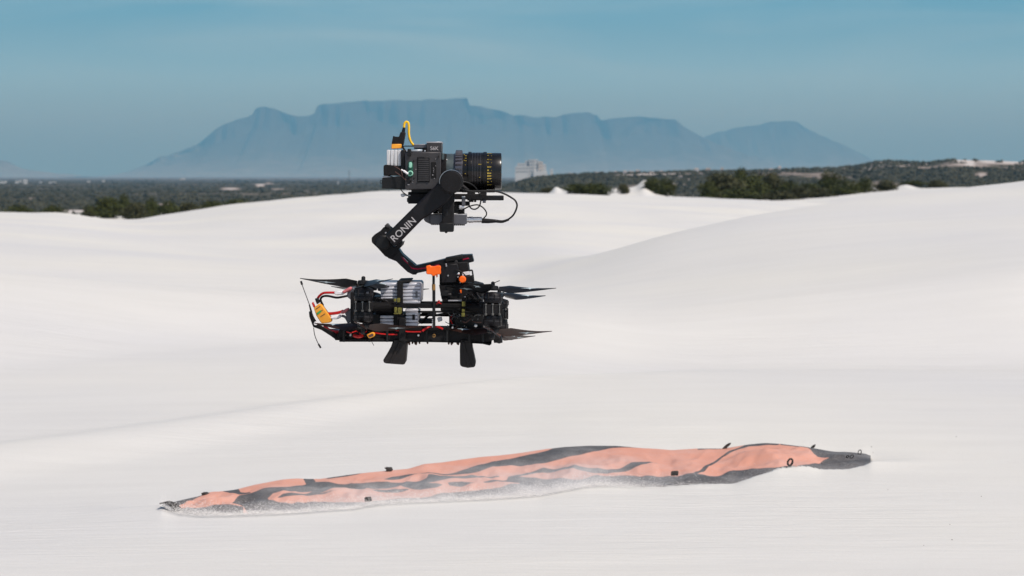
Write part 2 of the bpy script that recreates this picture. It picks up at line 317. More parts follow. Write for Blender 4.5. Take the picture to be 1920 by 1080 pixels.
# sand material
def sand_mat():
    m, t, b = newmat('white_dune_sand'); n = t.nodes.new; l = t.links.new
    co = n('ShaderNodeTexCoord'); b.inputs['Roughness'].default_value = .9; b.inputs['Specular IOR Level'].default_value = .25
    n1 = n('ShaderNodeTexNoise'); n1.inputs['Scale'].default_value = .22; n1.inputs['Detail'].default_value = 5; l(co.outputs['Object'], n1.inputs[0])
    r = n('ShaderNodeValToRGB'); l(n1.outputs[0], r.inputs[0]); e = r.color_ramp.elements
    e[0].position = .36; e[0].color = (.560, .553, .552, 1); e[1].position = .66; e[1].color = (.624, .606, .568, 1)
    n2 = n('ShaderNodeTexNoise'); n2.inputs['Scale'].default_value = 190; n2.inputs['Detail'].default_value = 5; n2.inputs['Roughness'].default_value = .75; l(co.outputs['Object'], n2.inputs[0])
    g = n('ShaderNodeMapRange'); g.inputs[1].default_value = .25; g.inputs[2].default_value = .75; g.inputs[3].default_value = .95; g.inputs[4].default_value = 1.05; l(n2.outputs[0], g.inputs[0])
    mpp = n('ShaderNodeMapping'); mpp.inputs['Scale'].default_value = (.9, 5.5, 1); mpp.inputs['Rotation'].default_value = (0, 0, rad(-9)); l(co.outputs['Object'], mpp.inputs[0])
    n3 = n('ShaderNodeTexNoise'); n3.inputs['Scale'].default_value = 1.3; n3.inputs['Detail'].default_value = 6; n3.inputs['Distortion'].default_value = .5; l(mpp.outputs[0], n3.inputs[0])
    g3 = n('ShaderNodeMapRange'); g3.inputs[1].default_value = .3; g3.inputs[2].default_value = .7; g3.inputs[3].default_value = .976; g3.inputs[4].default_value = 1.02; l(n3.outputs[0], g3.inputs[0])
    mu = n('ShaderNodeMath'); mu.operation = 'MULTIPLY'; l(g.outputs[0], mu.inputs[0]); l(g3.outputs[0], mu.inputs[1])
    v = n('ShaderNodeVectorMath'); v.operation = 'SCALE'; l(r.outputs[0], v.inputs[0]); l(mu.outputs[0], v.inputs['Scale']); l(v.outputs[0], b.inputs['Base Color'])
    # ripples and grain relief
    wv = n('ShaderNodeMapping'); wv.inputs['Scale'].default_value = (1.2, 9, 1); wv.inputs['Rotation'].default_value = (0, 0, rad(-14)); l(co.outputs['Object'], wv.inputs[0])
    n4 = n('ShaderNodeTexNoise'); n4.inputs['Scale'].default_value = 3.2; n4.inputs['Detail'].default_value = 5; n4.inputs['Roughness'].default_value = .6; n4.inputs['Distortion'].default_value = .8; l(wv.outputs[0], n4.inputs[0])
    b1 = n('ShaderNodeBump'); b1.inputs['Strength'].default_value = .42; b1.inputs['Distance'].default_value = .012; nm = n('ShaderNodeTexNoise'); nm.inputs['Scale'].default_value = .55; nm.inputs['Detail'].default_value = 2; l(co.outputs['Object'], nm.inputs[0])
    mr = n('ShaderNodeMapRange'); mr.inputs[1].default_value = .42; mr.inputs[2].default_value = .62; mr.inputs[3].default_value = .25; mr.inputs[4].default_value = 1.6; l(nm.outputs[0], mr.inputs[0])
    hm_ = n('ShaderNodeMath'); hm_.operation = 'MULTIPLY'; l(n4.outputs[0], hm_.inputs[0]); l(mr.outputs[0], hm_.inputs[1]); l(hm_.outputs[0], b1.inputs['Height'])
    b2 = n('ShaderNodeBump'); b2.inputs['Strength'].default_value = .25; b2.inputs['Distance'].default_value = .0006; l(n2.outputs[0], b2.inputs['Height']); l(b1.outputs[0], b2.inputs['Normal'])
    l(b2.outputs[0], b.inputs['Normal']); return m
def plain_mat():
    m, t, b = newmat('scrub_covered_plain'); n = t.nodes.new; l = t.links.new
    co = n('ShaderNodeTexCoord'); b.inputs['Roughness'].default_value = .95; b.inputs['Specular IOR Level'].default_value = .1
    n1 = n('ShaderNodeTexNoise'); n1.inputs['Scale'].default_value = .05; n1.inputs['Detail'].default_value = 7; n1.inputs['Roughness'].default_value = .65; l(co.outputs['Object'], n1.inputs[0])
    r = n('ShaderNodeValToRGB'); l(n1.outputs[0], r.inputs[0]); e = r.color_ramp.elements
    e[0].position = .38; e[0].color = (.022, .024, .014, 1); e[1].position = .66; e[1].color = (.085, .075, .052, 1)
    at = n('ShaderNodeAttribute'); at.attribute_name = 'sandy'
    n2 = n('ShaderNodeTexNoise'); n2.inputs['Scale'].default_value = .09; n2.inputs['Detail'].default_value = 6; l(co.outputs['Object'], n2.inputs[0])
    ad = n('ShaderNodeMath'); ad.operation = 'MULTIPLY_ADD'; l(n2.outputs[0], ad.inputs[0]); ad.inputs[1].default_value = 1.1; l(at.outputs['Fac'], ad.inputs[2])
    g = n('ShaderNodeMapRange'); g.inputs[1].default_value = 1.0; g.inputs[2].default_value = 1.12; l(ad.outputs[0], g.inputs[0])
    mx = n('ShaderNodeMix'); mx.data_type = 'RGBA'; l(g.outputs[0], mx.inputs[0]); l(r.outputs[0], mx.inputs[6]); sc = n('ShaderNodeMapRange'); sc.inputs[1].default_value = .55; sc.inputs[2].default_value = 1.0; l(at.outputs['Fac'], sc.inputs[0])
    mp_ = n('ShaderNodeMix'); mp_.data_type = 'RGBA'; l(sc.outputs[0], mp_.inputs[0]); mp_.inputs[6].default_value = (.25, .205, .18, 1); mp_.inputs[7].default_value = (.50, .46, .44, 1); l(mp_.outputs[2], mx.inputs[7])
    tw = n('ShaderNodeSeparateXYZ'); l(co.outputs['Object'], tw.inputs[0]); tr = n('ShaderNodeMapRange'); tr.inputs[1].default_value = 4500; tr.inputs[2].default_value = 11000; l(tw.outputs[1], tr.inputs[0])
    m3 = n('ShaderNodeMix'); m3.data_type = 'RGBA'; l(tr.outputs[0], m3.inputs[0]); l(mx.outputs[2], m3.inputs[6]); m3.inputs[7].default_value = (.13, .125, .12, 1)   # built-up far plain, with some haze painted into its colour
    l(m3.outputs[2], b.inputs['Base Color']); return m
SAND = sand_mat(); PLAIN = plain_mat()
X, Y, Z = sheet(rS)
g = npmesh('sand_dunes', np.stack([X, Y, Z], -1).reshape(-1, 3), gridfaces(*X.shape), SAND); g['kind'] = 'structure'
X, Y, Z = sheet(rP)
Uf = np.where(Y > 10, 960 + F * X / np.maximum(Y, 10), -9999); PY = HOR - (Z - EYE) * F / np.maximum(Y, 10)
sandy = .22 * sst(260, 330, Y) * 0 + .40 * (vnoise(X * .008, Y * .003, 77) > .35)
sandy = sandy + (.26 + .6 * fbm(X * .02, Y * .012, 55, 3)) * sst(1020, 1250, Uf) * (np.abs(Y - 1500) < 750)
for su, sp, sw, sh, sa in [(432,354,22,3,.9),(488,348,9,3,1),(505,343,9,2,.7),(520,355,14,4,.5),(575,357,10,3,.5),(140,397,24,5,.8),(240,388,8,3,.8),(310,383,14,3,.9),(60,373,12,4,.6),(1800,301,8,4,1.1),(1818,303,7,7,1.1),(1855,301,22,4,1),(1900,302,20,4,1),(1650,309,10,4,.7),(1690,309,14,3,.5),(1738,307,7,3,.9),(1840,328,16,5,.7),(1755,336,10,4,.6),(1270,346,30,4,.5),(1625,317,18,3,.7),(1080,322,30,2.4,.8),(1200,324,60,3,.7),(1360,320,60,4,.7),(1480,318,60,4,.6),(1450,316,30,3,.5)]:
    sandy = sandy + sa * np.exp(-.5 * (((Uf - su) / sw) ** 2 + ((PY - sp) / sh) ** 2) * 1.6)
p = npmesh('scrub_plain', np.stack([X, Y, Z], -1).reshape(-1, 3), gridfaces(*X.shape), PLAIN, {'sandy': sandy}); p['kind'] = 'structure'
def ground_at(u, Yq):
    rr = np.array([Yq - 2, Yq - 1, Yq, Yq + 1, Yq + 2], float); z = hcol(u, rr)[2]; Xq = (u - 960) / F * Yq
    return Xq, float(z + undul(np.array([Xq]), np.array([float(Yq)]))[0])

# ------------------------------------------------------------ mountains
def rock_mat():
    m, t, b = newmat('mountain_rock_painted_haze'); n = t.nodes.new; l = t.links.new
    co = n('ShaderNodeTexCoord'); b.inputs['Roughness'].default_value = .95; b.inputs['Specular IOR Level'].default_value = .1
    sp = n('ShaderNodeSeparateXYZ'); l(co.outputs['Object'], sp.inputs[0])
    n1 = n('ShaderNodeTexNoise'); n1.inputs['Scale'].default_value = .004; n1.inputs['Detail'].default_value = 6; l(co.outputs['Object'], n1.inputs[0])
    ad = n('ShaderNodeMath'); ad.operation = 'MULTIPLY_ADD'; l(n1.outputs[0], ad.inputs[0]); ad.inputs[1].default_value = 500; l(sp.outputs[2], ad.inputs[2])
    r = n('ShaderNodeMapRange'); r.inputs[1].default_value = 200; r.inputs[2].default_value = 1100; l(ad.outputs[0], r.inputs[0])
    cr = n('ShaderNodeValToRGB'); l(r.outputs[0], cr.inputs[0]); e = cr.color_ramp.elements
    e[0].color = (.21, .235, .24, 1); e[1].color = (.045, .045, .045, 1); x = e.new(.42); x.color = (.085, .09, .075, 1)  # pale blue-grey foot: thicker low haze painted into the rock colour
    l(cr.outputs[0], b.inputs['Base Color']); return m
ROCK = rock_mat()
def mountain(name, sil, Y0, dep, seed, cliff=.28):
    sil = np.array(sil, float); us = np.linspace(sil[0, 0], sil[-1, 0], 560); H = np.maximum(zpy(np.interp(us, sil[:, 0], sil[:, 1]) - 2.2 * fbm(us / 20, us * 0, seed + 3, 4), Y0) + 14, 0)
    ts = np.concatenate([np.linspace(-1, -.3, 40), np.linspace(-.29, 0, 60), np.linspace(.05, 1, 25)])
    V = np.zeros((len(us), len(ts), 3)); X0 = (us - 960) / F * Y0
    for j, t in enumerate(ts):
        d = abs(t); q = 1 - d
        pr = np.where(d < .05, 1 - d * .6, np.where(d < .16, .97 - (d - .05) / .11 * cliff * 1.15, .97 - cliff * 1.15 - (d - .16) * 0))
        low = (.97 - cliff * 1.15) * np.clip((1 - d) / .84, 0, 1) ** 1.7
        pr = pr if d < .16 else low
        gul = (1 - 2 * np.abs(vnoise(X0 / 520, np.full_like(X0, t * 2.2), seed))) * .6 + (1 - 2 * np.abs(vnoise(X0 / 210, np.full_like(X0, t * 3), seed + 5))) * .35 + vnoise(X0 / 80, np.full_like(X0, t * 6), seed + 9) * .15
        amp = 0 if d < .02 else min(1, d * 9) * (1 - d) ** .7
        V[:, j, 0] = X0 * (1 + t * dep / Y0 * .0) ; V[:, j, 1] = Y0 + t * dep + gul * dep * .13 * amp
        V[:, j, 2] = -14.6 + H * (pr + gul * .10 * amp)
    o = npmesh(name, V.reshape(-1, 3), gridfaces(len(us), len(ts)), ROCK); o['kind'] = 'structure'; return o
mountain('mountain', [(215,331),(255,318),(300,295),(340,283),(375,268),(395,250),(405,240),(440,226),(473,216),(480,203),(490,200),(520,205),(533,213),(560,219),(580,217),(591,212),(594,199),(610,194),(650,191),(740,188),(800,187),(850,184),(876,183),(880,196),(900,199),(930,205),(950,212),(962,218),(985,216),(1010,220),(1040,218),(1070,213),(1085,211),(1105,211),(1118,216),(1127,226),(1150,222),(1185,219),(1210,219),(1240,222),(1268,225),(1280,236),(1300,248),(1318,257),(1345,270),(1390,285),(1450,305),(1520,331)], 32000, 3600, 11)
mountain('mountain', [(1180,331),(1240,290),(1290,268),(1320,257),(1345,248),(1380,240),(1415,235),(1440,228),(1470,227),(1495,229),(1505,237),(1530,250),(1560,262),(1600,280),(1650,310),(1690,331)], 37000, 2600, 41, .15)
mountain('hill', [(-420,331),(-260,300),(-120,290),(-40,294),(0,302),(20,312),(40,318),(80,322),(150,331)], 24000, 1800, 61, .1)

# ------------------------------------------------------------ air
hz = B(); hz.box((0, 0, (1240 - 18) / 2), (98000, 98000, 1240 + 18)) 
hm = bpy.data.materials.new('haze'); hm.use_nodes = True; hn = hm.node_tree; hn.nodes.clear()
ho = hn.nodes.new('ShaderNodeOutputMaterial'); pv = hn.nodes.new('ShaderNodeVolumePrincipled')
pv.inputs['Color'].default_value = (.160, .435, .70, 1); pv.inputs['Absorption Color'].default_value = (.478, .26, .01, 1); pv.inputs['Density'].default_value = 6.2e-5; pv.inputs['Anisotropy'].default_value = 0.0
hn.links.new(pv.outputs[0], ho.inputs['Volume'])
hazeo = hz.build('haze', hm, smooth=False); hazeo['kind'] = 'stuff'
# ------------------------------------------------------------ vegetation
def leaf_mat(name, a, bcol, sc):
    m, t, b = newmat(name); n = t.nodes.new; l = t.links.new
    co = n('ShaderNodeTexCoord'); g = n('ShaderNodeNewGeometry'); b.inputs['Roughness'].default_value = .7; b.inputs['Specular IOR Level'].default_value = .2
    n1 = n('ShaderNodeTexNoise'); n1.inputs['Scale'].default_value = sc; n1.inputs['Detail'].default_value = 5; l(co.outputs['Object'], n1.inputs[0])
    ad = n('ShaderNodeMath'); ad.operation = 'MULTIPLY_ADD'; ad.inputs[1].default_value = .45; l(g.outputs['Random Per Island'], ad.inputs[0]); l(n1.outputs[0], ad.inputs[2])
    r = n('ShaderNodeValToRGB'); l(ad.outputs[0], r.inputs[0]); e = r.color_ramp.elements
    e[0].position = .45; e[0].color = (*a, 1); e[1].position = .95; e[1].color = (*bcol, 1); l(r.outputs[0], b.inputs['Base Color']); return m
LEAF = leaf_mat('shrub_leaves', (.017, .022, .006), (.070, .078, .018), 1.5)
LEAF2 = leaf_mat('dry_shrub_leaves', (.026, .028, .012), (.078, .076, .032), 1.5)
FARL = leaf_mat('far_scrub', (.014, .017, .010), (.052, .050, .030), .03)
def crown_mesh(seed, n=4600):
    r = np.random.default_rng(seed); nb = 12; cs = []
    for i in range(nb):
        a = r.uniform(0, 2 * PI); d = r.uniform(0, .62) ** .8; cs.append((math.cos(a) * d * .5, math.sin(a) * d * .5, r.uniform(.10, .70) * (1 - .30 * d), r.uniform(.19, .30)))
    cs[0] = (0, 0, .74, .24); cs[1] = (.1, .1, .5, .3)
    cs = np.array(cs); k = r.integers(0, nb, n); dd = r.normal(size=(n, 3)); dd /= np.linalg.norm(dd, axis=1)[:, None]
    rr = cs[k, 3] * r.uniform(.55, 1.08, n); P = cs[k, :3] + dd * rr[:, None] * np.array([1.15, 1.15, .85]); P[:, 2] = np.abs(P[:, 2])
    P += .03 * r.normal(size=P.shape); s = r.uniform(.022, .045, n)[:, None]
    a = r.normal(size=(n, 3)); a /= np.linalg.norm(a, axis=1)[:, None]; b = np.cross(a, dd + .3 * r.normal(size=(n, 3))); b /= np.linalg.norm(b, axis=1)[:, None] + 1e-6
    V = np.stack([P - a * s, P + b * s * .6, P + a * s, P - b * s * .6], 1).reshape(-1, 3); V[:, 2] = np.maximum(V[:, 2], 0)
    return V, np.arange(4 * n).reshape(-1, 4)
variants = []
for i in range(6):
    V, Fc = crown_mesh(100 + i); me = npmesh('crown_v', V, Fc, LEAF if i % 3 else LEAF2, smooth=False); variants.append(me.data); bpy.data.objects.remove(me)
sb = B()
for k in range(7):
    a = k * 2 * PI / 7; q = .10 + .06 * (k % 3); sb.tube([(0, 0, -.05), (math.cos(a) * q * .5, math.sin(a) * q * .5, .15), (math.cos(a) * q * 1.6, math.sin(a) * q * 1.6, .48)], [.022, .014, .005], 5)
so = sb.build('stem', 'bark'); stem_me = so.data; bpy.data.objects.remove(so)
def shrub(u, base, top, wpx, Y, label, v, group='green shrubs on the edge of the white dunes'):
    Xq, zg = ground_at(u, Y); ztop = zpy(top, Y); h = max(ztop - zg, .5) * 1.14; wd = wpx / F * Y * 1.25
    t = thing('shrub', (Xq, Y, zg - .05), label, 'shrub', group)
    c = bpy.data.objects.new('crown', variants[v % 6]); s = bpy.data.objects.new('stem', stem_me)
    for o in (c, s): COL.objects.link(o); o.parent = t
    t.rotation_euler = (0, 0, (v * 1.7) % 6.28); dpt = wd * random.uniform(.8, 1.0)
    t.scale = (wd, wd, h / .98); return t
SH = [
 (1352,376,326,76,198,'large round dark green shrub at the left end of the right-hand thicket'),
 (1389,370,317,30,212,'tallest pointed shrub rising out of the middle of the right-hand thicket'),
 (1412,376,328,62,202,'broad dark green shrub just right of the tallest shrub in the thicket'),
 (1446,376,326,44,207,'grey-green domed shrub in the middle of the right-hand thicket'),
 (1482,378,341,46,204,'low dark shrub right of the grey-green domed one in the thicket'),
 (1386,376,352,70,190,'low bright green shrub in front of the large round shrub'),
 (1466,380,357,60,192,'low olive shrub in front, right of the small bare sand gap'),
 (1516,381,344,48,206,'dark shrub where the right dune ridge cuts off the thicket'),
 (1556,372,324,48,212,'flat-topped green shrub on the sandy hummock right of the thicket'),
 (1536,382,352,50,196,'green shrub low behind the notch between the two dunes'),
 (1592,374,340,44,208,'olive shrub under the pale sand streak of the hummock'),
 (1622,368,335,36,214,'shrub on the right shoulder of the sandy hummock'),
 (1660,364,338,42,210,'rounded shrub just left of the bare sand slope'),
 (1712,352,338,40,226,'low wide shrub on the small hummock above the right dune'),
 (1330,376,340,34,196,'small dark shrub with a blue shadow at the far left foot of the thicket'),
 (1500,382,350,44,198,'dark rounded shrub in front near the right end of the thicket'),
 (1424,380,348,46,206,'dark shrub behind the bare sand gap of the thicket'),
 (1580,380,350,44,200,'low green shrub just above the right dune ridge'),
 (1756,349,338,34,232,'small dark shrub half hidden behind the right dune'),
 (1080,365,344,46,189,'low dark shrub at the left of the small sandy mound'),
 (1116,367,344,60,189,'wide dark green shrub covering the small sandy mound'),
 (1168,363,345,22,196,'small narrow shrub between two bare sand mounds'),
 (1224,356,333,34,198,'shrub on the right flank of the pointed sand mound'),
 (1248,363,336,38,197,'dark shrub right of the pointed sand mound'),
 (1030,364,351,26,200,'faint low shrub left of the small sandy mound'),
 (203,414,371,60,188,'tall dark green shrub left of the small sand patches'),
 (232,413,367,26,196,'narrow shrub poking up above the left thicket'),
 (256,412,380,44,185,'rounded green shrub directly above the lowest dip of the dune edge'),
 (284,410,373,30,196,'dark green shrub in the middle of the left thicket'),
 (316,408,378,38,192,'green shrub below the pale triangular sand patch'),
 (352,403,380,46,194,'wide low shrub right of the triangular sand patch'),
 (398,394,377,46,200,'low shrub near the right end of the left thicket'),
 (446,386,374,50,208,'low shrub where the rising dune hides the left thicket'),
 (166,410,386,28,200,'low shrub at the left edge of the left thicket'),
 (100,402,386,44,215,'low brownish shrub left of the pale pink sand bank'),
 (34,400,385,50,215,'low dark shrub near the left edge of the photo'),
]
for i, s in enumerate(SH): shrub(s[0], s[1], s[2], s[3], s[4], s[5], i)
# scrub on the plain: nobody could count it
def far_scrub():
    n = 26000; r = np.random.default_rng(5)
    iY = r.uniform(1 / 9000, 1 / 320, n * 2); Y = 1 / iY; u = r.uniform(-160, 2080, n * 2)
    keep = (r.uniform(size=n * 2) < .62); Y, u = Y[keep][:n], u[keep][:n]
    Y = np.concatenate([Y, r.uniform(700, 1950, 13000)]); u = np.concatenate([u, r.uniform(970, 2080, 13000)]); n = len(Y)
    X = (u - 960) / F * Y
    # heights from the same surface, looked up on a table
    ut = np.linspace(-200, 2120, 117); yt = 1 / np.linspace(1 / 300, 1 / 9500, 200); tab = np.array([hcol(q, yt) for q in ut])
    fu = (u - ut[0]) / (ut[1] - ut[0]); iu = fu.astype(int); fu -= iu
    fy = (1 / 300 - 1 / Y) / ((1 / 300 - 1 / 9500) / 199); iy = np.clip(fy.astype(int), 0, 198); fy -= iy
    z = (tab[iu, iy] * (1 - fu) + tab[iu + 1, iy] * fu) * (1 - fy) + (tab[iu, iy + 1] * (1 - fu) + tab[iu + 1, iy + 1] * fu) * fy + undul(X, Y)
    cl = (vnoise(X * .006, Y * .003, 91) > -.35) | (u > 980)
    cl &= ~((u > 1000) & (Y < 2100) & (fbm(X * .02, Y * .012, 55, 3) > .02 + .3 * r.uniform(size=len(Y))))
    # keep the sandy banks free
    PYg = HOR - (z - EYE) * F / Y; bare = np.zeros(n, bool)
    for su, sp, sw, sh in [(432,354,22,3),(488,348,9,3),(140,397,24,5),(240,388,8,3),(310,383,14,3),(520,355,12,3),(1800,301,8,4),(1818,303,7,7),(1855,301,22,4),(1900,302,20,4),(1840,328,14,5)]:
        bare |= (((u - su) / sw) ** 2 + ((PYg - sp) / sh) ** 2) < 1.3
    k = cl & ~bare; X, Y, z = X[k], Y[k], z[k]; n = len(X)
    h = r.uniform(.4, 1.3, n) * (1 + Y / 5000) ; wd = h * r.uniform(1.6, 3.4, n)
    base = np.array([(1,0,.25),(.5,.87,.3),(-.5,.87,.25),(-1,0,.3),(-.5,-.87,.25),(.5,-.87,.3),(.55,.1,.8),(-.2,.5,.85),(-.35,-.4,.78),(.1,0,1.0)])
    f = [(0,1,6),(1,7,6),(1,2,7),(2,3,7),(3,8,7),(3,4,8),(4,5,8),(5,6,8),(5,0,6),(6,7,9),(7,8,9),(8,6,9)]
    low = base[:6] * np.array([1, 1, 0]) - np.array([0, 0, .15]); bs = np.concatenate([base, low * np.array([.9, .9, 1])])
    for i in range(6): j = (i + 1) % 6; f += [(10 + i, 10 + j, j), (10 + i, j, i)]
    jit = 1 + .28 * r.normal(size=(n, 16, 3)); a = r.uniform(0, 6.28, n)
    Vb = bs[None] * jit; x = Vb[..., 0] * np.cos(a)[:, None] - Vb[..., 1] * np.sin(a)[:, None]; y = Vb[..., 0] * np.sin(a)[:, None] + Vb[..., 1] * np.cos(a)[:, None]
    V = np.stack([X[:, None] + x * wd[:, None] * .5, Y[:, None] + y * wd[:, None] * .5, z[:, None] + Vb[..., 2] * h[:, None]], -1)
    Fc = (np.array(f)[None] + (np.arange(n) * 16)[:, None, None]).reshape(-1, 3)
    o = npmesh('coastal_scrub', V.reshape(-1, 3), Fc, FARL, smooth=False); o['kind'] = 'stuff'; o['label'] = 'dark green coastal scrub spread over the far plain'
far_scrub()

# ------------------------------------------------------------ far buildings
M['wall'] = pm('pale_render', (.50, .51, .52), .8, 0, .08, .3); M['wall2'] = pm('warm_render', (.50, .45, .40), .8, 0, .1, .3); M['wall3'] = pm('grey_concrete', (.40, .41, .42), .8, 0, .1, .3)  # wall3 is plain grey concrete
M['window'] = pm('dark_window_band', (.16, .18, .20), .2, 0, .1, .3); M['roof'] = pm('roof_sheet', (.33, .28, .26), .7, 0, .1, .3)
def bbox(mb, u0, u1, z0, z1, Y, d): 
    x0, x1 = (u0 - 960) / F * Y, (u1 - 960) / F * Y; mb.box(((x0 + x1) / 2, Y + d / 2, (z0 + z1) / 2), (x1 - x0, d, z1 - z0)); return mb
def complex_building():
    Y = 5200.0; Xq, zg = ground_at(998, Y); zg = min(zg, zpy(330, Y)); t = thing('industrial_building', (Xq, Y, zg), 'large pale stepped industrial building with towers above the plain beside the lens', 'building')
    zz = lambda py: zpy(py, Y)
    for (u0, u1, top, m, d) in [(966,991,312,'wall',40),(970,988,306,'wall3',24),(985,992,301,'wall3',18),(991.4,1002,299,'wall3',30),(1002.3,1009,299,'wall',26),(1009.3,1018,303,'wall2',34),(1018.3,1024,308,'wall',30),(1032,1037,317,'wall',20),(1000,1026,321,'wall',14)]:
        yy = Y - (d / 2 if d > 20 else d / 2 + 18 if top > 320 else -8); mb = bbox(B(), u0, u1, zg - 3, zz(top), yy, d); bl = mb.build('tower_block', m, t, smooth=False)
        if top < 320:
            q = zz(top) - 4
            while q > zz(322): bbox(B(), u0 + 1.2, u1 - 1.2, q - 2.0, q, yy - .3, .6).build('window_band', 'window', bl, smooth=False); q -= 8
complex_building()
hs = []
HL = {'wall': 'white', 'wall2': 'cream', 'wall3': 'grey'}
def find_Y(u, py):
    """distance at which the ground first shows on photo row py along bearing u"""
    ys = 1 / np.linspace(1 / 600, 1 / 16000, 900); zc = hcol(u, ys); rows = HOR - (zc - EYE) * F / ys
    vis = np.minimum.accumulate(rows); k = int(np.argmin(np.abs(vis - py))); return float(ys[k])
def house(u, py, wpx, hpx, Y, m, label, group=None, flat=False):
    Y = find_Y(u, py); Xq, zg = ground_at(u, Y); zb = max(zpy(py, Y), zg); h = hpx / F * Y; wd = wpx / F * Y
    t = thing('house', (Xq, Y, min(zg, zb)), label, 'house', group)
    x0, x1 = Xq - wd / 2, Xq + wd / 2; B().box((Xq, Y + wd * .3, (min(zg, zb) - 1 + zb + h) / 2), (wd, wd * .6, zb + h - min(zg, zb) + 1)).build('wall', m, t, smooth=False)
    if not flat:
        r = B(); a = [(x0 - .3, Y - .4, zb + h), (x1 + .3, Y - .4, zb + h), (x1 + .3, Y + wd * .6 + .4, zb + h), (x0 - .3, Y + wd * .6 + .4, zb + h), (x0 + wd * .15, Y + wd * .3, zb + h * 1.45), (x1 - wd * .15, Y + wd * .3, zb + h * 1.45)]
        v = [r.bm.verts.new(p) for p in a]
        for f in [(0,1,5,4),(2,3,4,5),(1,2,5),(3,0,4),(0,3,2,1)]: r.bm.faces.new([v[i] for i in f])
        r.build('roof', 'roof', t, smooth=False)
    for k in range(2): B().box((Xq + (k - .5) * wd * .45, Y - .05, zb + h * .5), (wd * .2, .2, h * .35)).build('window', 'window', t, smooth=False)
house(5,344,12,4,7000,'wall','long low white building at the left edge of the plain',flat=True)
house(31,344,5,4,7000,'wall','small white block second from the left edge of the plain',flat=True)
house(37,343,6,5,7050,'wall3','grey block beside the small white one near the left edge',flat=True)
house(47,345,7,8,6900,'wall','tallest white block of the far town at left',flat=True)
house(76,343,5,3,7100,'wall3','small grey shed right of the tallest white block at left',flat=True)
house(98,344,12,3,7000,'wall','low white shed in the far town left of the big gap',flat=True)
house(166,342,6,3,7000,'wall3','small pale shed at the middle of the far left plain',flat=True)
house(194,341,5,3,7000,'wall','small white shed right of the middle of the far left plain',flat=True)
house(342,337,9,2.5,7000,'wall','low white shed below the left foot of the flat-topped mountain',flat=True)
house(633.5,346,2.6,5,2800,'wall3','lone narrow white tower standing in the dark scrub left of the hovering camera',flat=True)
for i, (u, py, w_, h_, m, l) in enumerate([
 (1155,326,7,3,'wall','pale house at the left end of the ridge town'),(1172,327,6,5,'wall','bright white house on the ridge town skyline'),(1183,325,9,3,'wall2','cream house right of the bright white ridge house'),
 (1196,324,7,4,'wall','wide white house on the ridge skyline above the pointed sand mound'),(1222,326,9,3,'wall2','cream low house above the shrub on the pointed mound'),(1240,324,6,3,'wall3','grey house on the ridge between two cream ones'),
 (1306,321,8,4,'wall','white house on the ridge left of the thicket'),(1328,319,9,3,'wall2','long cream house on the ridge left of the tallest shrub'),(1354,320,5,4,'wall','small white house above the large round shrub'),
 (1446,323,6,4,'wall','white house above the grey-green domed shrub'),(1462,320,5,6,'wall','tall white house right of the domed shrub'),(1500,321,13,3,'wall2','long cream house above the dark end of the thicket'),
 (1546,322,8,3,'wall3','grey-walled house above the flat-topped shrub'),(1582,321,5,3,'wall','small white house on the slope above the hummock'),(1276,335,7,3,'wall3','grey house low on the slope left of the thicket'),
 (1290,340,6,3,'wall2','cream house lowest on the slope left of the thicket'),(1314,331,6,3,'wall3','grey house below the long cream ridge house'),(1120,327,6,2.5,'wall','tiny white house at the far left of the ridge'),(1070,327,8,2,'wall3','flat grey shed right of the industrial building')]):
    house(u, py, w_, h_, 1780 - 18 * (py - 318), m, l, 'houses of the ridge town')
pt = thing('transmission_pole', (*[ground_at(655, 3000.)[0], 3000.], ground_at(655, 3000.)[1]), 'thin grey lattice pole rising above the plain left of the hovering camera', 'pole')
xq = pt.location.x; z0 = pt.location.z; z1 = zpy(318, 3000)
B().tube([(xq, 3000, z0 - 1), (xq, 3000, z1)], [.5, .25], 6, smooth=0).build('mast', 'box', pt); B().box((xq, 3000, z1 - 3), (4, .3, .3)).box((xq, 3000, z1 - 6), (5, .3, .3)).build('cross_arm', 'box', pt)

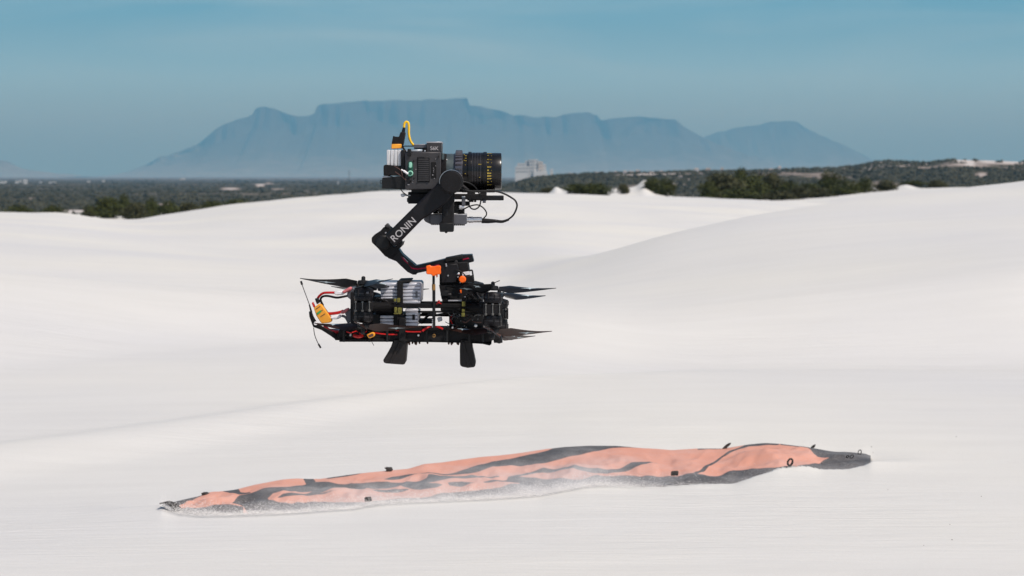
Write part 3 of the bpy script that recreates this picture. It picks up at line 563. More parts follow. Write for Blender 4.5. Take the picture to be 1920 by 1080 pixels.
# ------------------------------------------------------------ landing mat
INK = [
 [(300,940),(319,943),(335,939),(378,929),(386,923),(384,927),(370,934),(345,945),(333,950),(331,955),(362,954.5),(380,953.5),(456,953.5),(456,975),(300,975)],
 [(417,922.5),(425,915),(446,915),(450.5,925),(466,928.7),(472,931),(447,933),(430,929)],
 [(434,946),(449,934),(470,931),(500,922.5),(548,916),(576,907.5),(590,905.7),(600,906.7),(635,909),(671,907.5),(706,904),(756,903),(800,897),(804,892.5),(843,893.4),(850,896),(936,894.5),(936,896.5),(830,906.7),(802,911),(830,914),(812,921),(788,920),(768,917),(752,913),(706,912),(671,918),(644,923.5),(600,928),(583,925),(512,931),(502,937),(504,942),(548,945.5),(500,975),(477,975),(456,953),(438,949)],
 [(500,943),(548,945.5),(592,941.5),(620,941.5),(658,944),(680,943),(703,941),(777,933),(848,923.5),(936,918),(974,911),(974,980),(456,980),(470,955)],
 [(907,908),(950,899),(953,893.5),(971,891.7),(1004,883.8),(1024,880),(1050,879),(1095,881),(1130,881),(1157,877.5),(1183,871),(1233,871),(1210,876.7),(1166,881),(1139,888),(1112,888),(1068,886),(1024,886),(1006,888),(999,893),(971,897),(1024,899.7),(1086,900.6),(1112,895.5),(1200,893),(1255,891.7),(1296,891),(1339,889.7),(1392,884.5),(1451.5,877.8),(1475,873.7),(1490,873),(1490,960),(960,960),(974,911),(974,908.3),(907,909.5)],
 [(720,901),(738,893),(759,890.7),(786,889),(804,885),(839,884.5),(874.5,880),(901,873),(936,864.5),(988.5,854.5),(1027.5,844.8),(1059,830),(1104,826),(1174,830),(1204.6,840),(1174,839),(1148,840),(1077,853.6),(1006,868.7),(936,879),(900,885),(874.5,887),(812.5,888),(786,889.3),(768,893.4),(750.5,897.5),(727.5,901)],
 [(671,918.5),(697,920),(706,916.4),(738,916.4),(756,917.3),(768,918),(759,921.7),(724,923.5),(703,922.3)],
 [(839,911),(866,909),(890,911.6),(866,915.5),(843,914)],
 [(520,939),(530,933),(566,930.5),(587,925),(601,928),(631,928),(583,931),(562,935),(530,938)],
 [(1298,892),(1324.6,872.5),(1353,855.7),(1380,842.5),(1408,829),(1435,824),(1461,826),(1461,833.7),(1435,835.4),(1406,838.5),(1382,846),(1356,857),(1336.6,871),(1306,892)],
 [(1463,826),(1511,826),(1564,836),(1650,840),(1650,895),(1480,895),(1475,874),(1494.7,873),(1528,867.7),(1554.6,861.7),(1533,858),(1518.6,848.5),(1499.5,839),(1463,833.7)],
 [(1308,835),(1355,835),(1352,842.4),(1308,843.2)],
 [(610,899),(625,890),(671,880),(690,880),(683,886),(669,889.5),(650,893.5),(636,896)],
 [(566,892),(584,892),(592,904),(590,907),(574,908)],
]
def sdist(px, py):
    best = np.full(px.shape, -99.)
    for poly in INK:
        P = np.array(poly, float); inside = np.zeros(px.shape, bool); d = np.full(px.shape, 99.)
        for i in range(len(P)):
            a, b_ = P[i], P[(i + 1) % len(P)]; ab = b_ - a; t = np.clip(((px - a[0]) * ab[0] + (py - a[1]) * ab[1]) / (ab @ ab + 1e-9), 0, 1)
            d = np.minimum(d, np.hypot(px - a[0] - t * ab[0], py - a[1] - t * ab[1]))
            c = ((a[1] > py) != (b_[1] > py)) & (px < (b_[0] - a[0]) * (py - a[1]) / (b_[1] - a[1] + 1e-12) + a[0]); inside ^= c
        best = np.maximum(best, np.where(inside, d, -d))
    return np.clip(best, -8, 8)
def mat_surface(u, t):
    """t 0 front edge .. 1 silhouette"""
    yf, yb = mYf(u), mYb(u); py = mB(u) + (mT(u) - mB(u)) * t; Y = yf + (yb - yf) * t ** 1.15
    X = (u - 960) / F * Y; Zz = zpy(py, Y); return X, Y, Zz, py
M['tabw'] = pm('charcoal_webbing', (.038, .035, .034), .8, 0, .3, 300)
def landing_mat():
    us = np.linspace(304.5, 1632.5, 900); ts = np.linspace(0, 1, 76); U, Tt = np.meshgrid(us, ts, indexing='ij')
    X, Y, Zz, PYm = mat_surface(U, Tt); env = np.sin(PI * np.clip(Tt, 0, 1)) ** .7 * sst(306, 360, U) * (1 - sst(1580, 1630, U))
    fold = 1.0 * fbm(U / 90 + Tt * 2.2, Tt * 3.0 - U / 260, 5, 2) + .35 * fbm(U / 26 - Tt * 2, Tt * 5 + U / 60, 15, 2) + .8 * (.35 - np.abs(fbm(U / 70 + Tt * 3.2, Tt * 2.2 - U / 150, 35, 2))) + .45 * (.35 - np.abs(fbm(U / 38 - Tt * 2.6, Tt * 3.6 + U / 90, 45, 1)))
    Zz = Zz + .016 * fold * env
    ink = sdist(U, PYm)
    n0 = 6; s = np.linspace(1, 0, n0, endpoint=False)                         # front hem tucked into the sand, back falling away
    fx = [(X[:, 0], Y[:, 0] + .015 * k, Zz[:, 0] - .05 * k) for k in s]
    bx = [(X[:, -1], Y[:, -1] + .10 * k, Zz[:, -1] - .055 * k ** 1.6) for k in (.2, .45, .7, 1)]
    cols = [np.stack(c, -1) for c in fx] + [np.stack([X[:, j], Y[:, j], Zz[:, j]], -1) for j in range(len(ts))] + [np.stack(c, -1) for c in bx]
    ik = [ink[:, 0]] * n0 + [ink[:, j] for j in range(len(ts))] + [ink[:, -1]] * 4
    uu = us; vf = [np.full(len(us), 0.)] * n0 + [np.full(len(us), t) for t in ts] + [np.full(len(us), 1.)] * 4
    V = np.stack(cols, 1); nb = V.shape[1]
    m, t, b = newmat('landing_mat_print'); n = t.nodes.new; l = t.links.new
    co = n('ShaderNodeTexCoord'); ai = n('ShaderNodeAttribute'); ai.attribute_name = 'ink'; av = n('ShaderNodeAttribute'); av.attribute_name = 'dust'
    nz = n('ShaderNodeTexNoise'); nz.inputs['Scale'].default_value = 260; nz.inputs['Detail'].default_value = 3; l(co.outputs['Object'], nz.inputs[0])
    nl = n('ShaderNodeTexNoise'); nl.inputs['Scale'].default_value = 7; nl.inputs['Detail'].default_value = 5; l(co.outputs['Object'], nl.inputs[0])
    e = n('ShaderNodeMapRange'); e.inputs[1].default_value = -.5; e.inputs[2].default_value = .5; l(ai.outputs['Fac'], e.inputs[0])
    mx = n('ShaderNodeMix'); mx.data_type = 'RGBA'; l(e.outputs[0], mx.inputs[0]); mx.inputs[6].default_value = (.62, .275, .190, 1); mx.inputs[7].default_value = (.046, .042, .042, 1)
    # sand lying on the cloth
    a1 = n('ShaderNodeMath'); a1.operation = 'MULTIPLY_ADD'; l(nz.outputs[0], a1.inputs[0]); a1.inputs[1].default_value = .55; l(av.outputs['Fac'], a1.inputs[2])
    a2 = n('ShaderNodeMath'); a2.operation = 'MULTIPLY_ADD'; l(nl.outputs[0], a2.inputs[0]); a2.inputs[1].default_value = .5; l(a1.outputs[0], a2.inputs[2])
    d = n('ShaderNodeMapRange'); d.inputs[1].default_value = .68; d.inputs[2].default_value = 1.5; d.inputs[3].default_value = .05; d.inputs[4].default_value = 1; l(a2.outputs[0], d.inputs[0])
    m2 = n('ShaderNodeMix'); m2.data_type = 'RGBA'; l(d.outputs[0], m2.inputs[0]); l(mx.outputs[2], m2.inputs[6]); m2.inputs[7].default_value = (.58, .56, .56, 1)
    l(m2.outputs[2], b.inputs['Base Color']); b.inputs['Roughness'].default_value = .6; b.inputs['Specular IOR Level'].default_value = .2
    bp = n('ShaderNodeBump'); bp.inputs['Strength'].default_value = .25; bp.inputs['Distance'].default_value = .002; l(nl.outputs[0], bp.inputs['Height']); l(bp.outputs[0], b.inputs['Normal'])
    dust = np.zeros((len(us), nb))
    for j in range(nb):
        tv = vf[j]; hp = (mB(us) - mT(us)) * tv                              # pixels above the front edge
        left = 1 - sst(1050, 1330, us); dust[:, j] = (.30 * np.exp(-hp / 12) * (.35 + .65 * left) + .26 * left * sst(430, 640, us) * (1 - sst(.45, .95, tv)) + .19) * sst(-1, 0, tv + .0)
        dust[:, j] += .28 * np.exp(-.5 * ((us - 1035) / 75) ** 2) * np.exp(-hp / 22)
    t0 = thing('landing_mat', (.0, 5.75, 0), 'rumpled round orange and charcoal landing mat half buried in blown sand', 'landing mat')
    r0 = npmesh('cloth', V.reshape(-1, 3) - np.array([0, 5.75, 0]), gridfaces(len(us), nb), m, {'ink': np.stack(ik, 1).ravel(), 'dust': dust.ravel()}, parent=t0)
    # webbing loops along the rim
    def at(px, py, Yq): return Vector(((px - 960) / F * Yq, Yq, zpy(py, Yq)))
    def strap(pts, Yq, wd, name='tie_loop'):
        P = [at(a, b_, Yq) for a, b_ in pts]; mb = B(); Q = []
        for i in range(len(P) - 1):
            for k in range(4): Q.append(P[i].lerp(P[i + 1], k / 4))
        Q.append(P[-1]); Q = [Q[0]] + [(Q[i - 1] + Q[i] * 2 + Q[i + 1]) / 4 for i in range(1, len(Q) - 1)] + [Q[-1]]
        rows = []
        for i, p_ in enumerate(Q):
            tg = (Q[min(i + 1, len(Q) - 1)] - Q[max(i - 1, 0)]).normalized(); nn = tg.cross(Vector((0, 1, 0))).normalized() * .0018
            h = Vector((wd * .25, wd * .5, 0)); rows.append([mb.bm.verts.new(q) for q in (p_ - h - nn, p_ + h - nn, p_ + h + nn, p_ - h + nn)])
        for a, b_ in zip(rows, rows[1:]):
            for j in range(4): mb.bm.faces.new((a[j], a[(j + 1) % 4], b_[(j + 1) % 4], b_[j]))
        mb.bm.faces.new(rows[0]); mb.bm.faces.new(rows[-1][::-1]); mb.build(name, 'tabw', t0)
    yF = lambda u: float(mYf(np.array([float(u)]))[0]); yB_ = lambda u: float(mYb(np.array([float(u)]))[0])
    strap([(335, 957), (330, 951), (322, 944.5), (312, 941.5), (305, 943)], yF(320) - .01, .022)
    def tab(poly, Yq, d=.016):
        t_ = bmesh.new(); v0 = [t_.verts.new(at(a, b_, Yq)) for a, b_ in poly]; v1 = [t_.verts.new(v.co + Vector((d * .3, d, 0))) for v in v0]; k = len(poly)
        t_.faces.new(v0); t_.faces.new(v1[::-1])
        for i in range(k): t_.faces.new((v0[(i + 1) % k], v0[i], v1[i], v1[(i + 1) % k]))
        bmesh.ops.recalc_face_normals(t_, faces=t_.faces); bmesh.ops.bevel(t_, geom=t_.edges[:], offset=.0006, segments=1, affect='EDGES'); B().add(t_).build('tie_loop', 'tabw', t0)
    tab([(379, 929), (377, 926), (378, 924), (383, 924), (388, 926), (387, 929)], yB_(383) - .02)
    tab([(723, 884.5), (724, 880), (721, 878.5), (720.5, 876.8), (731, 877.3), (733.5, 883)], yB_(727) - .02)
    tab([(684, 941), (683, 934), (684.5, 932.4), (693.5, 932), (695.5, 935), (696, 940)], yF(690) - .006, .006)
    tab([(1257.5, 892), (1258, 884.5), (1261, 883.4), (1271, 883.2), (1271.5, 887), (1270.5, 892)], yF(1264) - .006, .006)
    tab([(1353, 842), (1360, 834.5), (1364, 832), (1369.5, 831.3), (1367, 835.5), (1360, 842)], yB_(1361) - .02)
    tab([(1519.5, 839.5), (1523, 835.5), (1527, 834), (1528, 835.5), (1526, 840)], yB_(1524) - .02)
    def ring(px, py, rx, ry, Yq, rr):
        mb = B(); mb.tube([at(px + rx * math.cos(a), py + ry * math.sin(a) - rx * .35 * math.cos(a), Yq + .004 * math.sin(a)) for a in [2 * PI * k / 16 for k in range(17)]], rr, 6, smooth=0).build('tie_loop', 'tabw', t0)
    ring(1481.5, 866.5, 4.6, 6, yF(1481) - .012, .0028)
    ring(1612, 848, 3, 4.4, yB_(1612) - .05, .0013); ring(1597, 856, 3.4, 2.8, 5.96, .0013); ring(1589, 856, 2.2, 2.2, 5.97, .0013)
landing_mat()
# wind-blown grains skimming over the front of the mat
def grains():
    r = np.random.default_rng(3); n = 36000
    u = np.concatenate([300 + 900 * r.beta(1.1, 1.5, int(n * .74)), r.normal(1060, 130, n - int(n * .74))]); r.shuffle(u)
    yf = mYf(u); pb = mB(u); wgt = .55 + .45 * fbm(u / 60, u * 0, 8, 3) + .5 * np.exp(-.5 * ((u - 1035) / 80) ** 2)
    py = pb + 2.5 - np.abs(r.normal(size=n)) * 9 * np.clip(wgt, .12, 1.7) - (r.uniform(size=n) < .2) * r.uniform(0, 20, n); Y = yf - r.uniform(.004, .05, n)
    s = r.uniform(.00022, .0005, n); C = np.stack([(u - 960) / F * Y, Y, zpy(py, Y)], -1)
    k = C[:, 2] > -.035; C, s = C[k], s[k]; n = len(C)
    tet = np.array([(1, 1, 1), (-1, -1, 1), (-1, 1, -1), (1, -1, -1)], float); rot = r.normal(size=(n, 1, 3)) * .5
    V = C[:, None] + (tet[None] + rot) * s[:, None, None]
    Fc = (np.array([(0, 1, 2), (0, 3, 1), (0, 2, 3), (1, 3, 2)])[None] + (np.arange(n) * 4)[:, None, None]).reshape(-1, 3)
    o = npmesh('blown_sand', V.reshape(-1, 3), Fc, M['grain'], smooth=False); o['kind'] = 'stuff'; o['label'] = 'fine white sand blowing low across the front of the mat'
M['grain'] = pm('sand_grains', (.72, .70, .69), .9, 0, .1, 50); grains()
# dark specks of debris on the sand
M['debris'] = pm('dark_debris', (.14, .12, .10), .8, 0, .4, 300)
for i, (u, py, s, l) in enumerate([(1634,838,3,'dark speck of debris on the sand just above the right end of the mat'),(1637,849,2.2,'tiny speck directly right of the mat tip'),(1793,819,3,'lone dark speck high on the sand at right'),(1665,919,2.6,'dark speck on the sand below the right end of the mat'),(1840,931,3,'speck on the shaded ripple at far right'),(1781,984,3.4,'upper of two grey specks near the lower right'),(1785,1013,3.6,'lower of two grey specks near the lower right'),(1732,1023,3,'grey speck left of the two specks near the lower right'),(1634,502,3,'single speck high on the big right dune')]):
    if py < 600: Yq = 24.; Xq, zq = ground_at(u, Yq); s *= 1.
    else: Yq = 3200 / (py - HOR); Xq = (u - 960) / F * Yq; zq = 0.
    if py < 600:
        ys = np.linspace(12, 60, 400); zc = hcol(u, ys); kk = np.argmin(np.abs(HOR - (zc - EYE) * F / ys - py)); Yq = ys[kk]; zq = zc[kk]; Xq = (u - 960) / F * Yq
    else:
        ys = np.linspace(4.3, 8.5, 600); zc = hcol(u, ys) + undul(np.full(600, 1.) * (u - 960) / F * ys, ys); zc = matfit(np.full(600, float(u)), ys, zc); kk = np.argmin(np.abs(HOR - (zc - EYE) * F / ys - py)); Yq = ys[kk]; zq = zc[kk]; Xq = (u - 960) / F * Yq
    r_ = s * .36 / F * Yq; mb = B(); t_ = bmesh.new(); bmesh.ops.create_icosphere(t_, subdivisions=1, radius=r_)
    for v in t_.verts: v.co *= random.uniform(.7, 1.2); v.co.z *= .7
    bmesh.ops.translate(t_, verts=t_.verts, vec=(Xq, Yq, zq + r_ * .4)); mb.add(t_); o = mb.build('pebble', 'debris'); tag(o, l, 'pebble', 'dark specks on the sand')
# ------------------------------------------------------------ drone
drone = thing('drone', PX(815, 640, 0), 'black eight-rotor drone hovering low with battery packs and two curved landing legs', 'drone')
P3 = lambda *pts: [PX(*p) for p in pts]
# lower body
B().prism([(636,618),(905,620),(930,627),(938,634),(905,644),(850,642),(729,641),(640,641),(632,630)], -.055, .11).build('lower_body', 'matte', drone)
B().rect(636, 635, 728, 641, -.060, .12).build('bottom_plate', 'carbon', drone)
B().prism([(728,640),(905,642),(922,645),(918,648),(905,645),(870,643)], -.058, .116).build('bottom_plate', 'carbon', drone)
B().prism([(579,584),(584,583.5),(588,594),(595,606),(611,616),(628,624),(637,636),(628,636),(620,630),(603,619),(587,613),(580,594)], -.045, .005).prism([(579,584),(584,583.5),(588,594),(595,606),(611,616),(628,624),(637,636),(628,636),(620,630),(603,619),(587,613),(580,594)], .02, .005).rect(628, 626, 645, 638, -.04, .07).build('tail_plate', 'carbon', drone)
B().lathe(PX(591.6, 606.5, -.052), (0, 1, 0), [(0, .0025), (.0005, .0030), (.006, .0030)], 16).build('screw', 'white', drone)  # white disc added where bright ground shows through a hole in the plate
# frame tubes, plates
B().rect(702, 569.5, 905, 577, -.075, .010).build('side_rail', 'carbon', drone)
B().rect(700, 572, 905, 578, .055, .010).build('side_rail', 'carbon', drone)
B().tube(P3((784, 584.5, -.05), (905, 584.5, -.05)), .0017, 8, smooth=0).build('frame_tube', 'black', drone)
B().tube(P3((660, 589, .03), (905, 592, .03)), .0022, 8, smooth=0).build('frame_tube', 'black', drone)
B().rect(655, 614, 905, 620, -.060, .04).build('middle_plate', 'carbon', drone)
B().rect(700, 566, 905, 569, -.05, .02).build('upper_plate', 'carbon', drone)
for i in range(5): B().lathe(PX(648 + 9 * i, 628 + i * .4, -.064), (0, 1, 0), [(0, .0012), (.001, .002), (.01, .002)], 10).build('screw', 'steel' if i % 2 else 'black', drone)
for x in (645, 693, 726, 800, 838, 880, 905): B().tube(P3((x, 620, -.062), (x, 641, -.062)), .0022, 8, smooth=0).build('standoff', 'black', drone)
# arm stations: motors and propellers
ex = Vector((1, 0, -.035)).normalized(); ey = Vector((0, 1, -.10)).normalized(); up = ex.cross(ey).normalized(); ex2 = ey.cross(up)
def blade_pts(r, s):
    """r 0..1 along the blade, s -1..1 across; returns (radius, across, height) in metres"""
    R0, R1 = .010, .1035; rad_ = R0 + (R1 - R0) * r
    ch = .0250 * (min(1, .45 + r * 2.8)) * (1 - max(0, (r - .2) / .8) ** 1.1 * .95)
    th = rad(36 - 18 * r); sweep = -.002 * math.sin(r * PI)
    c = s * ch / 2 + sweep; camber = .0016 * (1 - s * s) * (1 - r * .6)
    return rad_, c * math.cos(th) - camber * math.sin(th), c * math.sin(th) + camber * math.cos(th) + .004 * r * r
def propeller(c, angs, sgn, flip, parent):
    """three blades on a hub, each blade carrying a small printed star"""
    h = B().lathe(c - up * .003, up, [(0, .008), (.001, .0095), (.006, .0095), (.0075, .008), (.008, .0035), (.013, .0032), (.0145, .0015)] if not flip else [(-.010, .002), (-.009, .0035), (-.001, .0035), (0, .008), (.001, .0095), (.006, .0095), (.007, .008)], 20).build('propeller', 'black', parent)
    for a in angs:
        ca, sa = math.cos(rad(a)), math.sin(rad(a)); ur = ex2 * ca + ey * sa; ut = (ey * ca - ex2 * sa) * sgn; un = up
        nr, ns = 22, 7; bm = bmesh.new(); top = []; bot = []
        for i in range(nr):
            r = i / (nr - 1); R1 = []; R2 = []
            for j in range(ns):
                s = -1 + 2 * j / (ns - 1); p = blade_pts(r, s); tk = .0011 * (1 - abs(s) ** 1.6 * .9) * (1.3 - r)
                q = c + ur * p[0] + ut * p[1]; R1.append(bm.verts.new(q + un * (p[2] + tk))); R2.append(bm.verts.new(q + un * (p[2] - tk)))
            top.append(R1); bot.append(R2)
        for i in range(nr - 1):
            for j in range(ns - 1): bm.faces.new((top[i][j], top[i + 1][j], top[i + 1][j + 1], top[i][j + 1])); bm.faces.new((bot[i][j + 1], bot[i + 1][j + 1], bot[i + 1][j], bot[i][j]))
            for j, k in ((0, 0), (ns - 1, ns - 1)): bm.faces.new((top[i][j], bot[i][j], bot[i + 1][j], top[i + 1][j]) if j == 0 else (top[i][j], top[i + 1][j], bot[i + 1][j], bot[i][j]))
        for j in range(ns - 1): bm.faces.new((top[-1][j], bot[-1][j], bot[-1][j + 1], top[-1][j + 1])); bm.faces.new((top[0][j + 1], bot[0][j + 1], bot[0][j], top[0][j]))
        b_ = B(); b_.bm.free(); b_.bm = bm; b_.build('blade', 'blade_bounce' if flip else 'blade', h)
        for side in (1, -1):                       # star: long points along the blade, short across
            bm = bmesh.new(); K = []
            for k in range(8):
                al = k * PI / 4; L_ = (.17 if k % 4 == 0 else .62) if k % 2 == 0 else .10
                dr = (.17 * math.cos(al)) if k % 2 == 0 else .042 * math.cos(al); ds = (.50 * math.sin(al)) if k % 2 == 0 else .26 * math.sin(al)
                if k % 4 == 2: dr = 0
                if k % 4 == 0: ds = 0
                p = blade_pts(.54 + dr, ds); K.append(bm.verts.new(c + ur * p[0] + ut * p[1] + un * (p[2] + side * .0014)))
            p = blade_pts(.54, 0); cc = bm.verts.new(c + ur * p[0] + ut * p[1] + un * (p[2] + side * .0015))
            for k in range(8): bm.faces.new((cc, K[k], K[(k + 1) % 8]))
            b_ = B(); b_.bm.free(); b_.bm = bm; b_.build('star_mark', 'starp', h, recalc=False)
    return h
M['starp'] = pm('pale_star_print', (.42, .50, .54), .3, 0, .05)
def motor(cb, L_, R_, parent, direction=1, name='motor'):
    a = up * direction
    o = B().lathe(cb, a, [(0, R_ * .55), (0, R_ * .9), (.002, R_ * .96), (L_ * .22, R_ * .96), (L_ * .225, R_), (L_ * .30, R_), (L_ * .31, R_ * .955), (L_ * .33, R_), (L_ * .84, R_), (L_ * .92, R_ * .93), (L_, R_ * .6), (L_ + .001, R_ * .3)], 36).build(name, 'arm', parent)
    v = B()
    for k in range(9):
        an = 2 * PI * k / 9; d = ex2 * math.cos(an) + ey * math.sin(an); v.tube([cb + a * L_ * .36 + d * R_ * .985, cb + a * L_ * .8 + d * R_ * .985], .0014, 5, smooth=0)
    v.build('cooling_rib', 'matte', o)['kind'] = 'stuff'
    B().lathe(cb + a * (L_ * .5), a, [(0, R_ * 1.003), (.0012, R_ * 1.003)], 36).build('bell_ring', 'grey', o); return o
def station(px, pyt, pym0, pym1, pyb, y, R_, a1, a2, arm_to):
    """px column; pyt upper propeller, pym0..pym1 arm clamp, pyb lower propeller"""
    t = PX(px, pyt + 3, y); m0 = PX(px, pym0, y); m1 = PX(px, pym1, y); b_ = PX(px, pyb - 3, y)
    motor(m0, (t - m0).length - .004, R_, drone, 1); motor(m1, (m1 - b_).length - .004, R_, drone, -1)
    mid = (m0 + m1) / 2; hh = (m0 - m1).length
    cl = B().box(mid, (R_ * 2.05, R_ * 2.1, hh * .96), bev=.001).build('arm_clamp', 'matte', drone)
    for k in (-1, 0, 1): B().lathe(mid + Vector((k * R_ * .72, -R_ * 1.08, -hh * .52)), (0, 0, 1), [(0, .0014), (.001, .0022), (.0032, .0022), (.004, .0009), (hh * .9, .0009), (hh * .9 + .001, .0020), (hh * .9 + .003, .0016)], 12).build('bolt', 'bolt', cl)
    B().tube([mid, PX(*arm_to)], .0075, 12, smooth=0).build('arm', 'carbon', drone)
    propeller(PX(px, pyt, y), a1, 1, False, drone); propeller(PX(px, pyb, y), a2, -1, True, drone)
station(681, 531, 565, 583, 612, -.112, .0155, (181, 61, -59), (146, 26, -94), (740, 575, -.06))
station(924, 541, 569, 590, 621, -.112, .0155, (2, 140, -112), (20, 142, -98), (870, 575, -.06))
station(697, 541, 575, 592, 622, .118, .0155, (138, 18, -102), (160, 40, -80), (745, 580, .06))
station(936, 553, 578, 598, 630, .118, .0155, (38, 158, -82), (52, 172, -68), (872, 582, .06))
B().tube(P3((914, 535.5, -.112), (925, 531, -.115), (937, 526, -.12)), .0007, 6).build('pin', 'black', drone)
B().tube(P3((942, 584, -.10), (952, 584, -.10)), .0011, 6, smooth=0).tube(P3((942, 595.5, -.10), (952, 595.5, -.10)), .0011, 6, smooth=0).rect(941, 580, 945, 600, -.11, .02).rect(946.5, 582, 948.5, 598, -.105, .008).build('bolt', 'black', drone)
B().tube(P3((684, 519.5, -.112), (680, 526, -.112)), .0016, 6).build('antenna', 'black', drone)
# battery packs: stacked flat cells
def pack(x0, x1, y0, y1, n, mat_, yc=-.058, dep=.10, gap=.55):
    h = (y1 - y0) / n; first = B().rect(x0, y0 + gap / 2, x1, y0 + h - gap / 2, yc, dep, .0012).build('battery_cell', mat_, drone)
    for k in range(1, n):
        o = first.copy(); COL.objects.link(o); o.location = (0, 0, -k * h * SC)
B().rect(714, 531, 788, 568, -.050, .085).build('battery_tray', 'matte', drone)
pack(713.5, 748, 530.5, 569, 6, 'cell'); pack(752, 788, 530, 569, 6, 'cell', -.060, .10)
pack(712, 738, 591, 609.5, 3, 'cell'); pack(760, 784, 578.5, 611, 5, 'cell')
B().prism([(788, 530), (790.5, 534), (789, 568), (786, 569)], -.058, .09).build('battery_end', 'cell', drone)
B().rect(779, 546, 783, 558, -.0612, .002, 0).build('battery_label', 'box', drone); B().rect(773, 590, 778, 600, -.0595, .002, 0).build('battery_label', 'matte', drone)
B().rect(744.5, 527, 755.5, 618, -.066, .006).prism([(744.5,527.5),(768,526.5),(770,528.5),(755,530)], -.066, .11).build('battery_strap', 'matte', drone)
B().rect(748, 596, 760, 640, -.070, .012).build('battery_strap', 'matte', drone)
for (a, b_, c_, d_) in [(738,560,743,566),(744,559,750,567),(739,576,744,587),(745,577,753,588),(738,587,752,589.5)]: B().rect(a, b_, c_, d_, -.078, .006).build('strap_buckle', 'webbing', drone)
for (a, b_, c_, d_) in [(866,565.5,872.5,574.5),(866,579.5,872,585),(865,586.5,871.5,594)]: B().rect(a, b_, c_, d_, -.080, .006).build('strap_buckle', 'webbing', drone)
# wiring harness and electronics between the packs
for (a, b_, c_, d_, y, dp, m) in [(704,577,738,590,-.05,.08,'matte'),(737,589,760,612,-.055,.08,'black'),(700,556,714,569,-.055,.05,'black'),(716,560,738,569.5,-.066,.02,'matte'),(829,560,905,570,-.05,.09,'matte'),(852,584,906,616,-.05,.09,'black'),(826,577,868,583,-.05,.09,'black'),(836,583,852,592,-.02,.05,'matte'),(784,600,812,607,-.03,.05,'black'),(898,567,944,590,-.10,.03,'matte'),(842,592,858,620,-.03,.06,'matte'),(790,586,816,589,.0,.04,'black'),(699,589,712,614,-.06,.09,'black'),(657,548,668,606,-.075,.03,'matte')]:
    B().rect(a, b_, c_, d_, y, dp).build('electronics_box', m, drone)
B().prism([(819.5,596),(828,594.5),(829.5,601.5),(821.5,604)], -.045, .01).build('receiver', 'cellc', drone)
B().prism([(818,590),(846,585),(848,588),(820,593.5)], -.04, .02).build('circuit_board', 'black', drone)
W = lambda pts, r, m, nm='wire': B().tube(P3(*pts), r, 7).build(nm, m, drone)
W([(790,606,-.03),(798,596,-.035),(806,590,-.04),(818,588,-.04)], .0022, 'black'); W([(812,613,-.05),(800,615,-.06),(792,621,-.062)], .0020, 'red'); W([(812,613,-.05),(824,614,-.06),(830,617,-.06)], .0018, 'red')
W([(817,573,-.07),(822,567,-.08),(830,572,-.07)], .0008, 'red'); W([(820,566,-.07),(824,563,-.07),(822,574,-.07)], .0007, 'red'); W([(848,590,-.05),(845,600,-.055),(850,610,-.05)], .0010, 'red')
W([(893,566,-.08),(896,560,-.085),(888,545,-.07),(878,545,-.06)], .0018, 'black'); W([(900,568,-.09),(893,555,-.09),(886,548,-.06)], .0012, 'matte')
for k in range(5): W([(868 + 5 * k, 560 - 2 * k, -.04), (874 + 5 * k, 552, -.06), (882 + 5 * k, 561, -.05)], .0012, 'matte' if k % 2 else 'grey')
for k in range(6): W([(703 + 3 * k, 566, -.06), (708 + 3 * k, 558 + k, -.08), (714 + 3 * k, 568, -.07)], .0009, 'grey' if k % 2 else 'black')
for k in range(4): W([(650 + 10 * k, 622, -.062), (658 + 10 * k, 624 + k, -.068), (668 + 10 * k, 621, -.06)], .0011, 'red' if k % 2 == 0 else 'black')
W([(609,612,-.01),(618,620,-.02),(630,623,-.03),(650,622,-.04)], .0032, 'red'); W([(664,629,-.064),(672,631,-.07),(679,629,-.064)], .0030, 'red')
W([(735,618,-.058),(765,622,-.06),(790,622,-.06)], .0012, 'red'); W([(700,624,-.06),(725,627,-.062),(745,627,-.06)], .0012, 'red')
# loose wiring, clips and screws in the dark middle of the frame
rr = random.Random(4)
for k in range(20):
    x = rr.uniform(832, 900); y_ = rr.uniform(584, 612); dx = rr.uniform(8, 18); z_ = rr.uniform(-.062, -.054)
    W([(x, y_, z_), (x + dx * .4, y_ + rr.uniform(-7, 7), z_ - .004), (x + dx, y_ + rr.uniform(-6, 6), z_)], rr.uniform(.0006, .0013), rr.choice(['black', 'matte', 'grey', 'brown', 'bolt']))
for k in range(16):
    x = rr.uniform(664, 900); y_ = rr.uniform(578, 612) if k % 2 else rr.uniform(545, 560)
    if 700 < x < 830: x = 835 + rr.uniform(0, 60)
    B().rect(x, y_, x + rr.uniform(2, 7), y_ + rr.uniform(1.5, 5), -.060 if x > 700 else -.131, .004).build('cable_clip', rr.choice(['matte', 'grey', 'black', 'box']), drone)
for k in range(12):
    x = rr.uniform(836, 900); B().lathe(PX(x, rr.uniform(582, 614), -.063), (0, 1, 0), [(0, .0007), (.0006, .0011), (.006, .0011)], 8).build('screw', 'bolt', drone)
